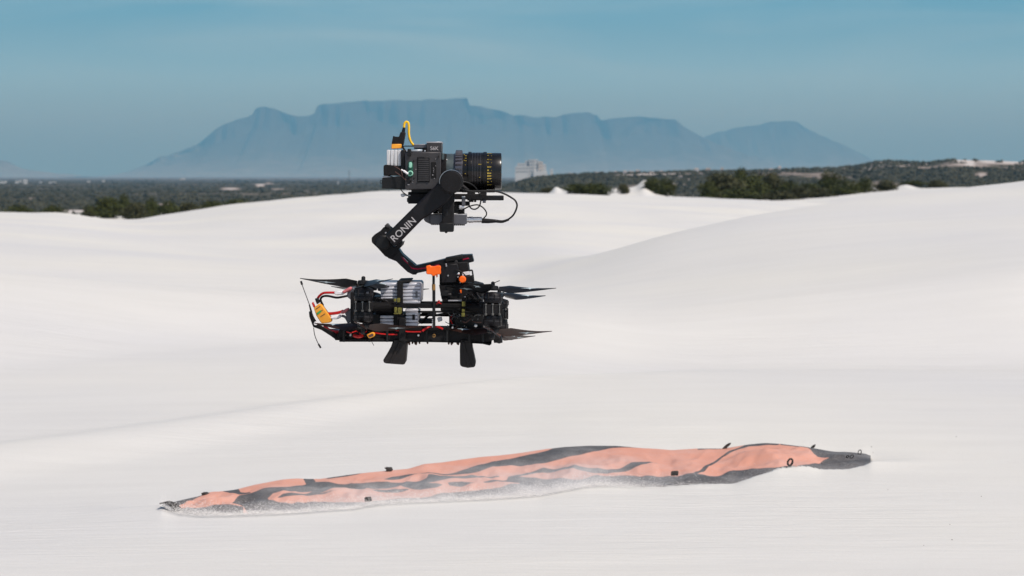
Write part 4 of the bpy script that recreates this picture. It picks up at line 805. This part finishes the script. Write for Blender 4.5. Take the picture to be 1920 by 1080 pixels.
# tail power leads
W([(594,566,-.02),(597,557,-.022),(605,550,-.025),(615,548.8,-.028),(628,548.8,-.03)], .0021, 'red', 'power_lead')
W([(606,573,-.02),(601,562,-.02),(605,556,-.02),(615,555,-.024),(630,558,-.028),(640,557,-.03),(650,555,-.04)], .0019, 'black', 'power_lead')
W([(612,588,-.02),(622,588,-.024),(636,586,-.028),(644,583,-.03)], .0026, 'red', 'power_lead')
B().prism([(626,547),(644,544.5),(646.5,548),(645,552.5),(630,554),(627,552)], -.036, .010, .002).build('heatshrink_sleeve', 'white', drone)
B().prism([(640,547),(652,540),(659,537),(661,541),(656,546),(645,551)], -.04, .010, .002).build('heatshrink_sleeve', 'pink', drone)
B().prism([(618,596),(624,592.5),(638,590),(641,592),(638,597),(630,599),(622,598.5)], -.036, .010, .002).build('heatshrink_sleeve', 'white', drone)
B().prism([(637,586),(648,579),(654,577),(655,581),(645,588.5),(639,588.5)], -.04, .010, .002).build('heatshrink_sleeve', 'pink', drone)
B().prism([(652,543),(664,539),(666,560),(660,564),(650,556)], -.035, .05).build('battery_end', 'box', drone); B().prism([(646,586),(658,578),(660,606),(654,604)], -.035, .05).build('battery_end', 'box', drone)
W([(641,592,-.03),(648,595,-.03),(654,606,-.03)], .0022, 'box')
am = B().prism([(588,577.5),(597,570),(602.5,571),(621,597),(622,603),(617,605.5),(603,606.5),(600,603),(593,592)], -.035, .022, .0012).build('power_connector', 'amber', drone)
B().prism([(593.5,587),(601,581.5),(603,584),(595,590.5)], -.0362, .002, .0002).build('connector_label', 'gstrip', am)
for k in range(3): B().prism([(592+k*4.5,579+k*7),(600+k*4.5,573.8+k*7),(600.6+k*4.5,574.7+k*7),(592.5+k*4.5,580+k*7)], -.0358, .001, 0).build('moulding_line', 'brown', am)
B().prism([(584,568),(587,566),(591,575),(588,577.5)], -.032, .008, .001).build('connector_cap', 'red', drone)
B().prism([(590,560),(596,559),(600,567),(594,571)], -.034, .010).build('wire_boot', 'black', drone)
# antennas
ant = B().tube(P3((564.2,527,-.02),(566.5,534,-.02)), .0018, 8, smooth=0).tube(P3((566,533,-.02),(580.5,572,-.02)), .0007, 6, smooth=0).tube(P3((580,571,-.02),(584,586,-.02)), [.0012, .0018], 8, smooth=0).build('antenna', 'black', drone)
B().tube(P3((588,614,-.02),(590,628,-.02),(595,641,-.02),(598,646,-.02)), .0007, 6).tube(P3((597,645,-.02),(601.5,652.5,-.02)), .0016, 8, smooth=0).build('antenna', 'black', drone)
B().tube(P3((697,641,-.05),(701,648,-.05)), .0005, 6, smooth=0).build('antenna', 'black', drone)
B().tube(P3((813,517,-.075),(813,534,-.075)), .0022, 10, smooth=0).tube(P3((813.5,543,-.075),(813.5,614,-.075)), .0026, 10, smooth=0).build('antenna_mast', 'black', drone)
B().tube(P3((813,533,-.075),(813.2,544,-.075)), .0030, 12, smooth=0).build('mast_joint', 'bronze', drone)
for k in range(5): B().lathe(PX(810.8, 600 + k * 3.2, -.080), (0, 1, 0), [(0, .0008), (.001, .0011), (.002, .0008)], 8).build('bead', 'steel', drone)
cap = B().prism([(798.5,499),(803,498),(806,497.3),(808,499.5),(815,499.8),(819,498.3),(825,498.3),(826.6,500.5),(826,506),(826.8,513),(825,514.6),(818.5,514.8),(816,517.5),(810,517.5),(809,514.6),(801,514.4),(798.6,512),(799.6,506)], -.083, .016, .0022).build('antenna_cap', 'orange', drone)
B().prism([(817,514),(820.5,514),(820.5,519.5),(818.5,521)], -.078, .006).build('cap_tab', 'orange', cap)

# amber plug sockets under the body
sk = B().prism([(687,628),(698,622.8),(701.5,624),(703.5,628),(702,631),(692,635)], -.072, .012, .0012).build('plug_socket', 'amber', drone)
B().prism([(690,629),(698,625.2),(700.5,627.5),(700,629.8),(693,632.8)], -.0728, .002, .0003).build('socket_hole', 'brown', sk)
sk2 = B().lathe(PX(813.5, 630, -.07), (0, 1, 0), [(0, .0026), (.0004, .0028), (.01, .0028)], 16).build('plug_socket', 'bronze', drone); B().rect(811, 628.4, 816, 629.6, -.0712, .001, 0).build('socket_hole', 'black', sk2)
# zip tie bundles under the body
for i, x in enumerate([760, 764, 767, 774, 778, 781, 786, 842, 846, 849, 857, 860, 801]):
    B().tube(P3((x, 640, -.03 - .01 * (i % 3)), (x + .8 * (-1) ** i, 644 + (i % 3) * 1.2, -.035 - .01 * (i % 3))), [.0022, .0014], 6, smooth=0).build('cable_tie', 'brown', drone)
B().lathe(PX(784.5, 629, -.064), (0, 1, 0), [(0, .0014), (.002, .002), (.006, .002)], 12).build('screw', 'silver', drone)
for (x, y_, r_) in [(892,610.5,.0026),(848.5,614.5,.0018),(910,617.5,.0016)]: B().lathe(PX(x, y_, -.066), (0, 1, 0), [(0, r_ * .6), (.0008, r_), (.005, r_)], 14).build('screw', 'silver', drone)
# front camera pod and lip
B().prism([(924,630),(929,625.5),(936,625),(939,629),(942,642),(942.5,643),(926,643)], -.03, .05, .0012).build('camera_pod', 'black', drone)
B().lathe(PX(933, 628.5, -.032), (0, 1, 0), [(0, .002), (.001, .0045), (.004, .0060), (.012, .0060)], 20).build('camera_pod', 'brown', drone)
# landing legs
def leg(poly, ridge, y, d):
    o = B().prism(poly, y, d, .0016).build('landing_leg', 'leg', drone)
    B().prism(ridge, y - .0022, .005, .0010).build('leg_rib', 'leg', o); return o
leg([(738,636),(762,636),(763,643),(761.5,665),(760,682),(757,684),(722,681.5),(718,678),(719,674),(727,661),(733,650)], [(747,640),(752,640),(747,655),(738,672),(733,681.5),(729,681),(736,665),(743,652)], -.058, .05)
leg([(739,636),(760,636),(759,682),(724,680)], [(742,640),(756,640),(755,676),(732,676)], .03, .03)
leg([(863,636),(884,638),(886,655),(889,668),(892,683),(890,688.5),(877,690),(865,687.5),(862.3,684),(862,655)], [(866,640),(871,640),(876,662),(884,688),(878,689),(871,668)], -.058, .05)
leg([(866,636),(882,638),(888,684),(868,684)], [(868,640),(880,642),(884,680),(870,680)], .03, .03)
# stack plate under the gimbal
B().prism([(840,563),(853,562.5),(866,563),(866,565),(840,565)], -.07, .10, .0005).build('mount_plate', 'steel', drone)
B().prism([(823,534),(890,532),(905,536),(910,546),(900,556),(890,562),(828,562)], -.045, .10).build('mount_block', 'matte', drone)
B().rect(826, 545, 842, 555, -.052, .01).build('mount_block', 'black', drone)
B().prism([(862,544),(865,542.5),(865.5,550),(863,551)], -.05, .006, .0006).build('release_button', 'orange', drone)

# ------------------------------------------------------------ gimbal
gim = thing('camera_gimbal', PX(855, 534, 0), 'black angular gimbal arm with red trim lines standing on the drone and holding the camera', 'gimbal')
Bg = lambda name, poly, y, d, m='arm', bev=.0012, par=None: B().prism(poly, y, d, bev).build(name, m, par or gim)
Bg('mount_column', [(824,494),(877,491),(879.5,508),(880,533),(824,534)], -.040, .075, 'matte')
Bg('column_plate', [(826,497),(858,494),(860,508),(856,530),(828,531)], -.048, .01, 'arm')
Bg('column_plate', [(858,520),(887,516),(889,532),(858,533)], -.046, .01, 'matte')
B().tube(P3((877.5,508,-.04),(884,506.8,-.04),(886,510,-.04),(888.8,532,-.04)), .0014, 8).tube(P3((852,508,-.05),(856,506,-.05),(864,509,-.05),(872,516,-.05)), .0010, 8).build('release_lever', 'black', gim)
Bg('side_window', [(866,510.5),(880,508.5),(882,515),(867,517)], -.0412, .002, 'white', .0002)
B().lathe(PX(867, 524.3, -.058), (0, 1, 0), [(0, .0045), (.0012, .0058), (.006, .0060), (.012, .0060)], 24).build('locking_knob', 'orange', gim)
for (x, y_, r_) in [(859.5,513.5,.0022),(840,517,.0016),(858.5,519.5,.0014),(863,530,.0012)]: B().lathe(PX(x, y_, -.054), (0, 1, 0), [(0, r_ * .5), (.001, r_), (.006, r_)], 12).build('screw', 'silver', gim)
B().tube(P3((836,494,-.050),(837,500,-.050)), .0013, 6, smooth=0).build('pin', 'steel', gim)
# lower arm: joint - elbow - horizontal rail
Bg('lower_arm', [(717,472),(730,462),(746,465),(754,476.5),(766,487),(779.5,498.4),(805,493),(834,485.8),(834,478.5+8),(867,478.5),(885,477.6),(888.3,490.5),(877,493.5),(850,497),(822,503),(798,509),(783,512),(780,515),(774,515),(764,510),(752,499),(743,490),(728,484)], -.026, .050)
Bg('sliding_plate', [(833.5,484.5),(867,478.2),(868,486),(835,493)], -.030, .058, 'matte')
Bg('trim_stripe', [(752,481),(757,484),(764.5,492.5),(766,496),(758,489)], -.0268, .002, 'crimson', .0003); Bg('trim_highlight', [(755,481.5),(758,483.5),(765,491),(764.6,492)], -.0272, .002, 'steel', .0002)
Bg('trim_stripe', [(766,496),(773,502),(783,503),(798,501),(828,494.6),(841,491),(841,493),(828,497),(798,504),(782,506),(772,504)], -.0268, .002, 'crimson', .0003)
Bg('trim_stripe', [(867,485.5),(878,483),(880,485.5),(868,488)], -.0268, .002, 'crimson', .0003)
B().lathe(PX(855, 491, -.032), (0, 1, 0), [(0, .002), (.001, .0028), (.008, .0028)], 16).build('adjust_knob', 'grey', gim)
# pan/roll joint motor
Bg('joint_motor', [(696.5,446),(702,440),(713.5,432.5),(719,426),(726,424),(735,430.5),(734,436),(724,440),(731,452),(738,463.5),(752,456),(755.5,452.5),(753,461),(747,467),(744,472),(737,482),(730,484),(722,480.5),(709,466),(697,454.5)], -.040, .07, 'matte', .003)
B().lathe(PX(718, 455, -.046), (0, 1, 0), [(0, .010), (.002, .0125), (.008, .013), (.02, .013)], 32).build('motor_cap', 'black', gim)
Bg('lock_lever', [(720,424),(726.5,418),(731.5,424.5),(728,428.5)], -.042, .02, 'grey')
B().tube(P3((722,437,-.045),(724.5,436,-.045)), .0012, 6, smooth=0).build('screw', 'steel', gim)
Bg('foot_block', [(742,458),(753,450),(755,454.5),(746,465)], -.045, .02, 'black')
# upper arm
Bg('upper_arm', [(722,441.5),(781,383),(800,364),(822,343),(852,362),(838,380),(816,396),(790,413),(752,452),(739,463),(731,452)], -.070, .026, 'arm', .0025)
text_mesh('RONIN', 'arm_lettering', 'print', gim, PX(738.8, 454.8, -.0708), (math.cos(rad(43)), 0, math.sin(rad(43))), (-math.sin(rad(43)), 0, math.cos(rad(43))), .0160, .0001)
hub = B().lathe(PX(846, 341, -.098), (0, 1, 0), [(0, .012), (.0005, .0165), (.002, .0178), (.006, .0188), (.012, .0192), (.030, .0192)], 56).build('tilt_motor', 'matte', gim)
B().lathe(PX(846, 340.5, -.0675), (0, 1, 0), [(0, .0196), (.001, .0200), (.012, .0200)], 56).build('motor_ring', 'silver', hub)
Bg('rear_arm', [(824,344),(852,362),(838,380),(800,400),(790,413),(760,440),(745,440)], .052, .02, 'arm', .002)
Bg('cross_post', [(829,360),(852,360),(850,418),(850.5,419),(850,435),(824.5,435),(824,417),(828.5,416)], -.068, .03, 'matte', .0015)
Bg('cross_post_cap', [(823.5,418),(850.8,418),(850.2,434.8),(824.3,434.6)], -.0705, .035, 'black', .001)
B().lathe(PX(836.5, 437.2, -.06), (0, 0, 1), [(0, .001), (.0008, .0022), (.004, .0024)], 12).build('screw', 'black', gim)
for k in range(3): B().rect(836 + 1.6 * k, 392, 836.5 + 1.6 * k, 405, -.0686, .001, 0).build('groove_line', 'grey', gim)

# ------------------------------------------------------------ cinema camera
camr = thing('cinema_camera', PX(800, 356, 0), 'dark grey cinema camera with long black lens and yellow cable on top', 'camera')
C_ = lambda name, x0, y0, x1, y1, y, d, m, bev=.0008, par=None: B().rect(x0, y0, x1, y1, y, d, bev).build(name, m, par or camr)
body = C_('body', 759.5, 284.5, 827, 356, -.048, .096, 'grey', .0018)
C_('front_plate', 827, 288, 836.5, 350, -.043, .086, 'matte', .0012); C_('front_plate', 827, 287, 833, 300, -.046, .05, 'teal', .0012)
top = C_('top_module', 799.7, 266.5, 828, 289, -.030, .060, 'grey', .0006)
C_('module_lid', 799.4, 265.6, 828.4, 268.2, -.0306, .0612, 'steel', .0004, top)
text_mesh('S6K', 'model_lettering', 'print', top, PX(806.4, 281.5, -.0308), (1, 0, 0), (0, 0, 1), .0088, .0001)
C_('drive_slot', 776, 270.5, 800, 277.6, -.024, .04, 'box', .0006); C_('drive_slot', 776, 270.2, 798, 271.6, -.0244, .04, 'steel', .0002)
C_('top_rail', 761, 280.5, 792, 284.2, -.040, .05, 'silver', .0006); C_('top_rail', 792, 279, 799, 284.6, -.038, .04, 'black', .0004)
B().lathe(PX(796.5, 283.2, -.042), (0, 1, 0), [(0, .0008), (.0006, .0014), (.004, .0014)], 12).build('screw', 'silver', camr)
C_('top_slab', 776, 277.6, 800, 279, -.020, .04, 'black', .0003)
C_('cable_strap', 764, 279, 770.5, 293, -.052, .010, 'black', .001)
# ventilation grille: frame and recessed slats
gr = C_('vent_grille', 782.5, 294.5, 805.5, 341.5, -.0492, .003, 'black', .0006)
for k in range(11): C_('slat', 784, 297.4 + 3.9 * k, 804, 299.8 + 3.9 * k, -.0505, .0016, 'grey', .0001, gr)
for (x, y_) in [(784.5,296),(795,295.5),(804.5,297),(784,339.5),(803,339.5),(776,301.5),(822,293.5),(776.5,334)]: B().lathe(PX(x, y_, -.0512), (0, 1, 0), [(0, .0007), (.0003, .0013), (.003, .0013)], 10).build('screw', 'black', camr)
po = C_('port_panel', 808, 304, 818, 334, -.0488, .002, 'matte', .0003)
for (x, y_, r_) in [(817,311,.0005),(812.6,315,.0005),(813.5,317,.0005),(813,320,.0005),(813,322.5,.0005),(811.5,328,.0009),(814.5,334.6,.0006),(817,298,.0006)]: B().lathe(PX(x, y_, -.0497), (0, 1, 0), [(0, r_), (.001, r_)], 8).build('port_mark', 'print', po)
for (x, y_) in [(773,341),(773.5,337.5),(779,317)]: B().rect(x, y_, x + 1.6, y_ + .9, -.0486, .001, 0).build('printed_mark', 'print', camr)
# green port cap and dial
B().prism([(765,306),(767,302.5),(772,302.5),(774.5,306),(774.5,315),(774,330),(771,333),(766,332),(764,328)], -.0496, .004, .0008).build('port_rim', 'dgreen', camr)
B().prism([(766.4,306),(767.6,304.2),(771.4,304.2),(772.6,306),(772.6,313),(771.2,315),(767.8,315),(766.4,313)], -.0530, .006, .0010).build('port_cap', 'green', camr)
dl = B().lathe(PX(769.4, 325, -.0545), (0, 1, 0), [(0, .0038), (.0008, .0046), (.006, .0046)], 24).build('dial', 'green', camr); B().lathe(PX(769.4, 325, -.0552), (0, 1, 0), [(0, .0028), (.001, .0030)], 20).build('dial_face', 'dgreen', dl)
B().tube(P3((752.5,318,-.055),(758,321,-.056)), .0011, 8, smooth=0).tube(P3((757,320.4,-.056),(765,326,-.056)), .0019, 8, smooth=0).build('switch_lever', 'white', camr)
# battery and rear mount
for k in range(4): C_('battery_cell', 725 + 6.9 * k, 281, 731.2 + 6.9 * k, 312.5, -.035, .06, 'cellc', .0008)
C_('battery_core', 726, 283, 751, 312, -.032, .055, 'matte'); C_('battery_plate', 752, 281, 759.5, 332, -.04, .08, 'black')
B().prism([(719,311),(722,308.6),(753,311.5),(760,313),(760,330),(719,329)], -.038, .076, .001).build('battery_cradle', 'matte', camr)
B().prism([(716.5,333.5),(732,332),(745,330),(760,330),(765,338),(765,355),(716,353.5)], -.040, .080, .001).build('rear_box', 'black', camr)
B().prism([(717,331),(722,328.5),(727,329),(735,331),(736,333),(728,334),(717,334)], -.036, .05, .001).build('release_catch', 'steel', camr)
B().tube(P3(*[(714.5 + 1.9 * math.cos(a), 341 + 3.4 * math.sin(a), -.03) for a in [2 * PI * k / 10 for k in range(11)]]), .0005, 5, smooth=0).build('tether_ring', 'black', camr)
for pts in [[(741,322,-.045),(752,330,-.05),(762,337,-.05)], [(740,312,-.045),(752,320,-.05),(756,334,-.05),(768,340,-.05)]]: B().tube(P3(*pts), .0007, 6).build('wire', 'brown', camr)
B().lathe(PX(766.5, 338.5, -.0515), (0, 1, 0), [(0, .003), (.001, .0042), (.004, .0042)], 20).build('port_cover', 'black', camr)
B().rect(764, 345.5, 767.6, 347, -.049, .002, 0).build('printed_mark', 'print', camr)
# battery plug and yellow cable
B().prism([(734,271),(753,269.5),(752.5,278),(733.5,279)], -.020, .03, .001).build('plug_base', 'ambr', camr) if 'ambr' in M else B().prism([(734,270),(753,270),(752.5,278),(733.5,279)], -.020, .03, .001).build('plug_base', 'amber', camr)
B().prism([(737,254.5),(741,256),(748,256.5),(750.5,248),(753,247.4),(759.8,248),(757.5,262),(755.5,272.4),(734,270.5)], -.018, .026, .001).build('plug', 'matte', camr)
B().tube(P3((756,249,-.005),(757.8,239,-.005)), [.0030, .0024], 10, smooth=0).build('plug_boot', 'black', camr)
B().tube(P3((757.3,240,-.005),(758.5,232,-.005),(761.8,228.5,-.005),(765.6,231,-.005),(766.6,239,-.005),(766.4,250,-.005),(768.5,261,-.005),(772,268,-.005),(776.5,273,-.008)), .0021, 10, smooth=5).build('power_cable', 'yellow', camr)
B().tube(P3((752,274.5,-.01),(760,274,-.012),(776,274,-.012)), .0009, 6).build('wire', 'black', camr); B().tube(P3((753,273,-.01),(757,279,-.02),(760,284,-.03)), .0018, 6).build('wire', 'black', camr)
# lens
cy = 321.0
def LX(name, prof, m, par=None, n=64, cyy=cy):
    b_ = PX(prof[0][0], cyy, 0); return B().lathe(b_, (1, 0, 0), [((x - prof[0][0]) * SC, r * SC) for x, r in prof], n).build(name, m, par or camr)
lens = LX('lens_barrel', [(868,20),(868,33.5),(877.5,33.8),(878.5,36.6),(884,36.6),(884.5,35),(906,35),(906.5,36.4),(912.6,36.4),(913,34.4),(926,34.4),(938,34.4),(940,33.6),(940.4,31),(936,29),(930,27)], 'lens')
LX('lens_mount', [(836,30),(836,33),(852,32.6)], 'teal', lens)
LX('mount_ring', [(851.5,30),(851.5,33.5),(853.5,34.2),(854.5,37.6),(867.5,38.2),(868.3,34)], 'lensring', lens)
LX('front_glass', [(929,26.8),(931,24),(933,14),(933.5,0.1)], 'glass', lens)
B().lathe(PX(837.6, 299.5, -.0275), (0, 1, 0), [(0, .0006), (.0006, .001), (.004, .001)], 10).build('alignment_dot', 'white', lens)
def ring_ticks(name, x0, x1, r, angs, hpx, m, th=.0006):
    b_ = B()
    for a in angs:
        A = rad(a); rr = (r + .25) * SC; c = PX((x0 + x1) / 2, cy, 0) + Vector((0, -math.cos(A) * rr, math.sin(A) * rr))
        b_.box(c, ((x1 - x0) * SC, hpx * SC, th), Matrix.Rotation(-(PI / 2 - A) if False else -(A - PI / 2) * -1, 3, 'X'))
    o = b_.build(name, m, lens); o['kind'] = 'stuff'; return o
ring_ticks('knurling', 855, 867, 38, range(6, 360, 12), 3.2, 'lensring', .0020)
for k in range(24): LX('barrel_groove', [(886 + k * .85, 34.6), (886 + k * .85, 35.25), (886.4 + k * .85, 35.25), (886.4 + k * .85, 34.6)], 'lensring' if k % 6 == 0 else 'black', lens, 48) if k % 2 == 0 else None
FA = [72, 56, 37.5, 27, 13, 2.6, -6.5, -15, -23.6, -34, -46]
ring_ticks('focus_scale', 914.0, 916.8, 34.4, FA, 2.6, 'yprint'); ring_ticks('focus_scale', 917.8, 920.4, 34.4, FA[::2] + [37.5, -15], 2.2, 'yprint'); ring_ticks('focus_scale', 921.2, 922.2, 34.4, FA, .8, 'yprint')
ring_ticks('aperture_scale', 872, 875.6, 33.9, [56, 44, 34], 1.8, 'yprint'); ring_ticks('aperture_scale', 870, 872, 33.9, [64, 36], 1.2, 'yprint'); ring_ticks('aperture_scale', 872.5, 874, 33.9, [20, -8], 1.2, 'yprint')
ring_ticks('tick_mark', 897, 903, 35.2, [21], 1.1, 'yprint')
ring_ticks('tick_mark', 899, 901, 35.2, [-19], .8, 'yprint')
# rods, base plates and follow-focus box under the camera
C_('base_plate', 765, 360, 803, 382, -.035, .07, 'matte'); C_('base_plate', 771, 355.5, 830, 364, -.035, .07, 'black'); C_('rail', 763, 371, 770, 379, -.03, .06, 'black')
B().prism([(751,364),(756,362.5),(760,365),(770,365),(770,368),(760,367.6),(755,370),(751.5,368)], -.038, .006, .0008).build('thumb_screw', 'steel', camr)
B().tube(P3((751,354,-.04),(756,361,-.04),(765,367,-.04)), .0009, 6).build('wire', 'black', camr)
C_('rail', 850, 363.5, 912, 374, -.035, .012, 'matte'); C_('rail', 850, 363.5, 912, 372, .022, .012, 'matte')
C_('rail', 876, 366.5, 944.5, 375.8, -.03, .014, 'black'); C_('rail', 924, 366.4, 944, 367.8, -.0304, .014, 'box', .0002)
C_('lens_support', 876, 357, 890, 376, -.034, .05, 'matte'); C_('lens_support', 900, 356, 912, 377, -.034, .05, 'matte'); C_('rail', 866, 356, 928, 361, -.02, .02, 'black')
for x in (882, 886, 891): B().lathe(PX(x, 379, -.02), (0, 0, 1), [(0, .0014), (.0008, .002), (.004, .002)], 10).build('screw', 'black', camr)
C_('clamp_post', 865.5, 369, 872.5, 386, -.040, .006, 'box', .0008); C_('clamp_post', 865.5, 368, 872.5, 370, -.0404, .006, 'silver', .0003)
B().tube(P3((905,377.5,-.036),(911,377.5,-.036)), .0028, 12, smooth=0).build('thumb_screw', 'box', camr)
B().lathe(PX(860, 388, -.036), (1, 0, 0), [(0, .0026), (.001, .0034), (.008, .0034), (.0095, .0026)], 20).build('thumb_screw', 'silver', camr)
C_('clamp_block', 852, 378, 880, 386, -.03, .05, 'matte'); C_('clamp_block', 850, 384, 860, 400, -.034, .05, 'black'); C_('clamp_block', 858, 393, 870, 402, -.03, .05, 'matte'); C_('clamp_block', 812, 382, 829, 401, -.02, .05, 'matte')
B().lathe(PX(819, 389, -.024), (0, 1, 0), [(0, .003), (.001, .0044), (.006, .0044)], 20).build('thumb_screw', 'steel', camr)
for x, y_ in ((813, 390), (815.5, 395), (810, 399), (822, 398)): B().lathe(PX(x, y_, -.03), (0, 1, 0), [(0, .0007), (.003, .0009)], 8).build('screw', 'silver', camr)
fb = C_('motor_driver', 806, 402, 875, 420.5, -.040, .045, 'box', .0010)
C_('driver_lid', 854, 401.3, 874.6, 403.4, -.0404, .045, 'steel', .0003, fb)
B().prism([(806.5,402),(800,402.5),(797,408),(794,411.5),(798,416),(806.5,420)], -.036, .036, .001).build('driver_end', 'box', fb)
for k in range(7): B().lathe(PX(810 + 3.4 * k, 422, -.03), (0, 0, 1), [(0, .0010), (.0006, .0014), (.003, .0014)], 8).build('driver_foot', 'matte', fb)
for k in range(6): B().lathe(PX(853 + 3.4 * k, 423, -.03), (0, 0, 1), [(0, .0010), (.0006, .0014), (.003, .0014)], 8).build('driver_foot', 'matte', fb)
B().lathe(PX(875.5, 412, -.03), (1, 0, 0), [(0, .0046), (.003, .0046), (.0032, .0052), (.010, .0052), (.0105, .0046), (.018, .0048), (.025, .0046)], 24).build('cable_connector', 'silver', camr)
B().tube(P3((903,413.8,-.03),(916,414.4,-.03),(930,414.5,-.03)), [.0044, .0040, .0028], 12, smooth=0).tube(P3((930,414.5,-.03),(942,415.5,-.03),(954,411.5,-.03)), [.0028, .0024, .0019], 10).build('connector_boot', 'matte', camr)
cb = lambda pts, r, m='black': B().tube(P3(*pts), r, 8, smooth=4).build('cable', m, camr)
cb([(952,412,-.03),(961,405,-.03),(966.5,396,-.03),(969.5,385,-.03),(966,376,-.03),(958,370,-.03),(948,364.5,-.035),(936,360,-.04),(922,358,-.045),(902,358.2,-.05),(880,358,-.055),(866,353,-.06)], .0015)
cb([(866,340.5,-.06),(878,342.5,-.055),(890,350,-.05),(898,362,-.046),(901.5,374,-.044),(899,386,-.044),(892,392,-.042),(884,391,-.04),(879.5,384,-.04),(881,372,-.04)], .0012)
cb([(862,396,-.034),(870,392,-.036),(880,387,-.04),(894,384,-.042),(904,388,-.042),(911,396,-.04),(912,403,-.036),(907,409,-.03)], .0011)
cb([(866,346,-.07),(872,351,-.06),(878,356,-.05)], .0018, 'grey')
